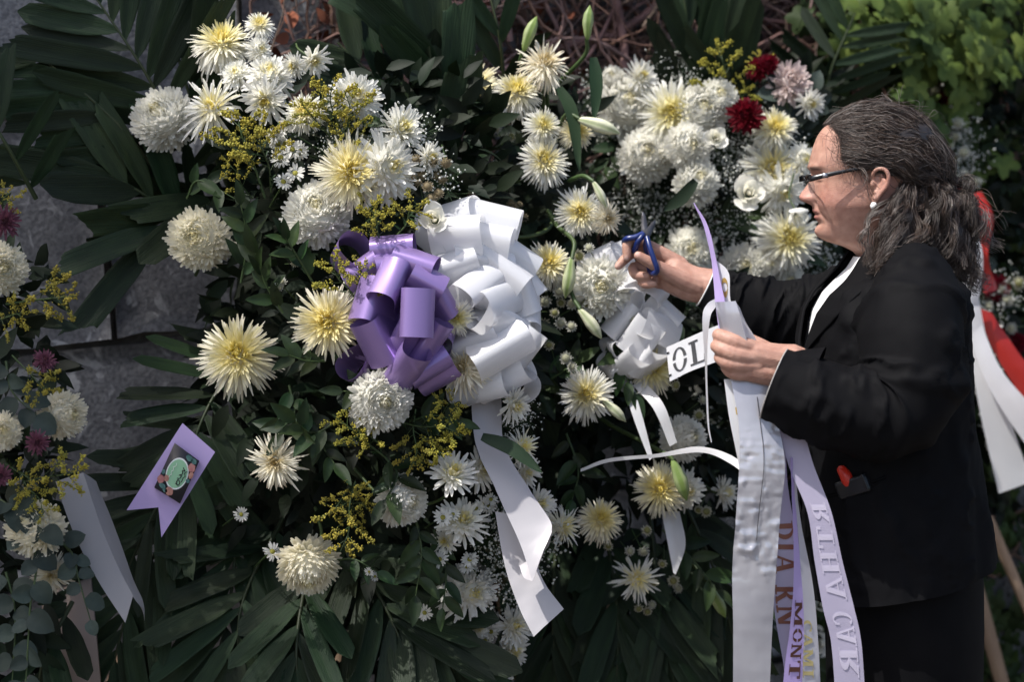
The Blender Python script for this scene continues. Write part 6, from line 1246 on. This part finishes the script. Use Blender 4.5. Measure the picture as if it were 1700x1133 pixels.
part('earring', mb, M['pearl'], lady)
sc = thing('scissors', 'blue-handled scissors in the woman\'s outstretched hand', 'scissors', at(1070, 395, FY - .02)); M['darksteel'] = mat('dark_steel', (.12, .12, .13), (.09, .09, .10), 30, .4, .5, metal=.7); M['blueplastic'] = mat('blue_plastic', (.011, .026, .135), (.009, .021, .11), 20, .3, .5)
def flat_loop(pts, w, h, mat_, nm, closed=True, n=60):
    pts = [at(*p) for p in pts]; P = catmull(pts + (pts[:1] if closed else []), n); T = nrm(np.gradient(P, axis=0)); a = np.arange(8) * 2 * math.pi / 8; N = nrm(np.cross(T, [0, -1, 0])); B = np.cross(T, N)
    V = P[:, None] + N[:, None] * (np.cos(a) * w)[None, :, None] + B[:, None] * (np.sin(a) * h)[None, :, None]; mb = MB(); mb.add(V.reshape(-1, 3), grid_faces(n, 8, False, True)); return part(nm, mb, mat_, sc)
flat_loop([(1068, 388, FY - .022), (1055, 394, FY - .026), (1040, 397, FY - .022), (1037, 405, FY - .004), (1044, 412, FY + .004), (1053, 416, FY - .016), (1058, 403, FY - .026), (1064, 395, FY - .026)], .0052, .0052, M['blueplastic'], 'handle')
flat_loop([(1074, 394, FY - .030), (1079, 412, FY - .042), (1086, 432, FY - .046), (1091, 448, FY - .044), (1086, 454, FY - .034), (1079, 450, FY - .010), (1076, 430, FY - .008), (1072, 410, FY - .018)], .0046, .0050, M['blueplastic'], 'handle')
for (x0, y0, x1, y1, dy) in ((1071, 393, 1068, 352, -.022), (1071, 395, 1088, 366, -.028)):
    A = at(x0, y0, FY + dy); B = at(x1, y1, FY + dy + .05); d = nrm(B - A); n_ = nrm(np.cross(d, [0, -1, 0])); k_ = np.cross(d, n_); V = []
    for u, w in ((0, .0055), (.3, .006), (.8, .004), (1, .0006)): p = A + (B - A) * u; V += [p + n_ * w + k_ * .0009, p - n_ * w + k_ * .0009, p - n_ * w - k_ * .0009, p + n_ * w - k_ * .0009]
    mb = MB(); mb.add(np.array(V), [grid_faces(4, 4, False, True), np.array([[3, 2, 1, 0]]), np.array([[12, 13, 14, 15]])]); part('blade', mb, M['darksteel'], sc, flat=True)

# ---- hair: dark under-volume and thousands of strands
M['hair'] = mat('greying_brown_hair', (1, 1, 1), (.75, .75, .75), 40, .42, .5, attr=True, aniso=.4)
HL = np.array([(160, 1376), (200, 1370), (212, 1370), (222, 1380), (236, 1387), (252, 1386), (268, 1386), (278, 1396), (286, 1412), (292, 1432), (298, 1468), (330, 1472), (345, 1472), (400, 1470), (480, 1470)], float)
HB = MB(); n1, n2 = 60, 90; cap = np.zeros((n1, n2, 3)); keep = np.zeros((n1, n2), bool)
for i, py in enumerate(np.linspace(185, 400, n1)):
    ph = np.linspace(0, 2 * math.pi, n2); x, l = head_ring(py, ph); cx = 1455; off = np.interp(py, [174, 200, 300, 400], [7, 7, 8, 14])
    r0 = np.stack([x - cx, l], -1); r0 = r0 * (1 + off / np.maximum(20, np.linalg.norm(r0, axis=1)))[:, None]; z = at(850, py - 2, PY)[2]
    cap[i] = np.stack([(r0[:, 0] + cx - 850) * K, PY - r0[:, 1] * K, np.full(n2, z)], -1); keep[i] = x > np.interp(py, HL[:, 0], HL[:, 1]) + 13
cf = grid_faces(n1, n2); cf = cf[keep.reshape(-1)[cf].all(1)]; cp = cap.reshape(-1, 3); cp = cp + fbm(cp, 90, 5)[:, None] * .0012
HB.add(cp, cf, (.022, .016, .013))
for (x, y, l, rx, rl, rz) in ((1512, 345, .0, 46, .058, 55), (1548, 350, .0, 46, .052, 50), (1520, 385, .03, 36, .04, 40), (1572, 395, .0, 38, .055, 55), (1590, 425, .0, 25, .05, 38), (1545, 410, -.02, 40, .05, 40), (1485, 380, .052, 14, .018, 40)):
    v, f = blob(wp(x, y, l), (rx * K, rl, rz * K), 14, 20); v = v + fbm(v, 60, 6)[:, None] * .006; HB.add(v, f, (.020, .014, .011))
hr = np.random.default_rng(77); tubs = []
def strand_cols(n, g): 
    base = np.array([[.022, .015, .012], [.055, .036, .027], [.12, .085, .066], [.26, .24, .225], [.15, .13, .12]]); k = hr.choice(5, n, p=[.36 - g * .1, .26, .16, .08 + g * .05, .14 + g * .05]); return base[k] * hr.uniform(.65, 1.1, (n, 1)) * [1.04, .98, .94]
def add_strands(P, rad, colr):
    v, f = tubes(P, rad, 3); HB.add(v, f, np.repeat(colr, P.shape[1] * 3, 0))
Hc = wp(1455, 272, 0); Tp = wp(1556, 306, 0)
# swept-back top hair
n = 4600; Pn = []; 
while len(Pn) < n:
    py = hr.uniform(186, 300); ph = hr.uniform(0, 2 * math.pi)
    if hr.random() < .35:                                         # dense along the hairline
        py = hr.uniform(188, 292); tx = np.interp(py, HL[:, 0], HL[:, 1]) + hr.uniform(0, 10); f_, b_ = np.interp(py, HP[:, 0], HP[:, 1]), np.interp(py, HP[:, 0], HP[:, 2]); xc = f_ + (b_ - f_) * .56
        ph = math.acos(max(-1, min(1, (xc - tx) / (xc - f_)))) * hr.choice([-1, 1], p=[.3, .7])
    x, l = head_ring(py, np.array([ph])); 
    if x[0] < np.interp(py, HL[:, 0], HL[:, 1]): continue
    A = wp(x[0], py - 3, l[0] * K) - Hc; B = Tp + hr.normal(0, .011, 3) * [.8, 1.6, 1.3] - Hc
    lay = hr.uniform(.004, .010); ra, rb = np.linalg.norm(A) + lay * .35, np.linalg.norm(B); a, b = nrm(A), nrm(B); om = math.acos(np.clip(a @ b, -1, 1)); u = np.linspace(0, 1, 20)
    D = (np.sin((1 - u) * om)[:, None] * a + np.sin(u * om)[:, None] * b) / max(1e-4, math.sin(om))
    # hug the scalp: radius of the head along D
    Q_ = D * (ra * (1 - u) + rb * u)[:, None]; Rr = np.array([0.0] * 20)
    el = np.sqrt((D[:, 0] / (96 * K)) ** 2 + (D[:, 1] / (77 * K)) ** 2 + (D[:, 2] / (88 * K)) ** 2) ** -1
    lift = lay * np.sin(np.pi * np.clip(u * 1.15, 0, 1)) ** .6; rr = el + .0045 + (ra - el[0] - .0045) * np.exp(-u * 4.5) + (rb - el[-1] - .0045) * smooth(.55, 1, u) + lift
    wv = hr.normal(0, 1); side = nrm(np.cross(D, a - b + 1e-3)); am = hr.uniform(.0008, .0034)
    P_ = Hc + D * rr[:, None] + side * (am * np.sin(u * hr.uniform(9, 20) + hr.uniform(0, 6.28)) * smooth(0, .25, u))[:, None] + np.array([0, 0, 1.0]) * 0
    P_ += side * (fbm(P_, 72, 61) * .0098 * smooth(.05, .4, u))[:, None] + D * (fbm(P_, 78, 62) * .0046 * smooth(.05, .4, u))[:, None]
    if py > 238: P_[:, 2] += np.sin(np.pi * u) * .016 * min(1, (py - 238) / 40) ; P_[:, 1] -= np.sign(l[0]) * np.sin(np.pi * u) * .006 * min(1, (py - 238) / 40)
    _sx = 850 + P_[:, 0] / K; _sy = 566.5 - (P_[:, 2] - at(850, 566.5, PY)[2]) / K
    if ((((_sx - 1452) / 19) ** 2 + ((_sy - 306) / 26) ** 2 < 1) & (P_[:, 1] < PY)).any() and hr.random() < .96: continue
    P_ += (D * (am * .6 * np.sin(u * hr.uniform(10, 22) + hr.uniform(0, 6)) * smooth(0, .3, u))[:, None]); Pn.append(P_)
Pn = np.array(Pn); add_strands(Pn, np.interp(np.linspace(0, 1, 20), [0, .1, .9, 1], [.00025, .00042, .00042, .0003])[None], strand_cols(n, 1))
# curls hanging behind the ear and down the back
def curls(n, root, end, lat_r, lat_e, turns, rad, M_=30, g=.3, sag=0.0, thick=.00042, per=22, spread=.0040):
    Pn = []; Cn = []
    for i in range(max(1, n // per)):
        a = wp(*(np.array(root[hr.integers(len(root))]) + hr.normal(0, 6, 2)), hr.uniform(*lat_r)); b = wp(*(np.array(end[hr.integers(len(end))]) + hr.normal(0, 11, 2)), hr.uniform(*lat_e)); mid = a * .5 + b * .5 + np.array([hr.normal(.006, .012), hr.normal(0, .01), hr.normal(.004, .012) - sag])
        P = catmull([a, mid, b], M_); T = nrm(np.gradient(P, axis=0)); n1 = nrm(np.cross(T, [.2, 1, .1])); n2 = np.cross(T, n1); u = np.linspace(0, 1, M_); tn = hr.uniform(*turns); p0 = hr.uniform(0, 6.28); R0 = hr.uniform(*rad); cb = strand_cols(1, g)[0]
        for k in range(per):
            w = tn * hr.normal(1, .04) * 6.28 * u + p0 + hr.normal(0, .25); R = R0 * hr.normal(1, .15) * smooth(0, .3, u) * (1 + .5 * u); o = hr.normal(0, spread, 3)
            Pn.append(P + n1 * (R * np.cos(w))[:, None] + n2 * (R * np.sin(w))[:, None] + o * (.5 + .7 * np.abs(u - .4))[:, None]); Cn.append(cb * .5 + strand_cols(1, g)[0] * .5)
    add_strands(np.array(Pn), np.full(M_, thick)[None] * np.linspace(1, .6, M_)[None], np.array(Cn))
curls(616, [(1484, 325), (1480, 340), (1490, 310)], [(1448, 432), (1455, 438), (1465, 428), (1475, 415), (1440, 440)], (.055, .078), (.10, .150), (1.5, 3), (.002, .006))
curls(1320, [(1490, 320), (1510, 315), (1530, 310), (1545, 315)], [(1500, 385), (1520, 395), (1545, 420), (1565, 435), (1530, 405)], (.03, .072), (.02, .085), (1.5, 3.2), (.003, .007))
curls(1610, [(1545, 312), (1556, 308), (1562, 315), (1550, 330)], [(1560, 430), (1580, 445), (1600, 465), (1612, 470), (1595, 440), (1575, 420)], (-.045, .05), (-.05, .07), (2, 3.6), (.003, .009))
curls(616, [(1556, 305), (1562, 312), (1566, 325)], [(1610, 360), (1620, 385), (1605, 400), (1625, 410), (1600, 345), (1612, 430)], (-.03, .04), (-.04, .06), (1.6, 3.2), (.004, .011), g=.8)
curls(46, [(1562, 312), (1575, 335)], [(1648, 372), (1640, 350), (1655, 395), (1660, 372), (1640, 412)], (-.02, .03), (-.03, .05), (.5, 1.2), (.002, .006), g=.8, thick=.00042, per=2)
curls(110, [(1400, 230), (1410, 200), (1440, 185), (1480, 182), (1520, 198)], [(1420, 196), (1460, 180), (1500, 182), (1535, 200), (1550, 225)], (-.02, .05), (-.02, .05), (.3, .8), (.001, .004), thick=.00035, per=1)
curls(330, [(1470, 338), (1474, 345), (1480, 335)], [(1436, 436), (1444, 428), (1452, 420), (1430, 445)], (.076, .084), (.085, .13), (1.2, 2.6), (.002, .005))
curls(90, [(1372, 208), (1380, 220), (1388, 238), (1388, 255), (1390, 268)], [(1374, 222), (1380, 238), (1392, 262), (1398, 284), (1386, 276)], (.050, .068), (.058, .074), (.2, .6), (.0005, .002), thick=.00028, per=1)
curls(26, [(1402, 262), (1412, 270), (1420, 275)], [(1432, 322), (1415, 300), (1440, 318), (1425, 292)], (.070, .076), (.078, .084), (.4, .9), (.002, .006), thick=.0005, per=2)
part('hair', HB, M['hair'], lady, colr=True)
mb = MB(); v, f = tubes(catmull([wp(1552, 288, .028), wp(1562, 300, .034), wp(1568, 318, .030), wp(1566, 325, .0), wp(1566, 312, -.03), wp(1556, 288, -.02), wp(1550, 280, .005), wp(1552, 288, .028)], 50), np.full(50, .006)[None], 10); mb.add(v, f); part('hair_tie', mb, M['suit'], lady)
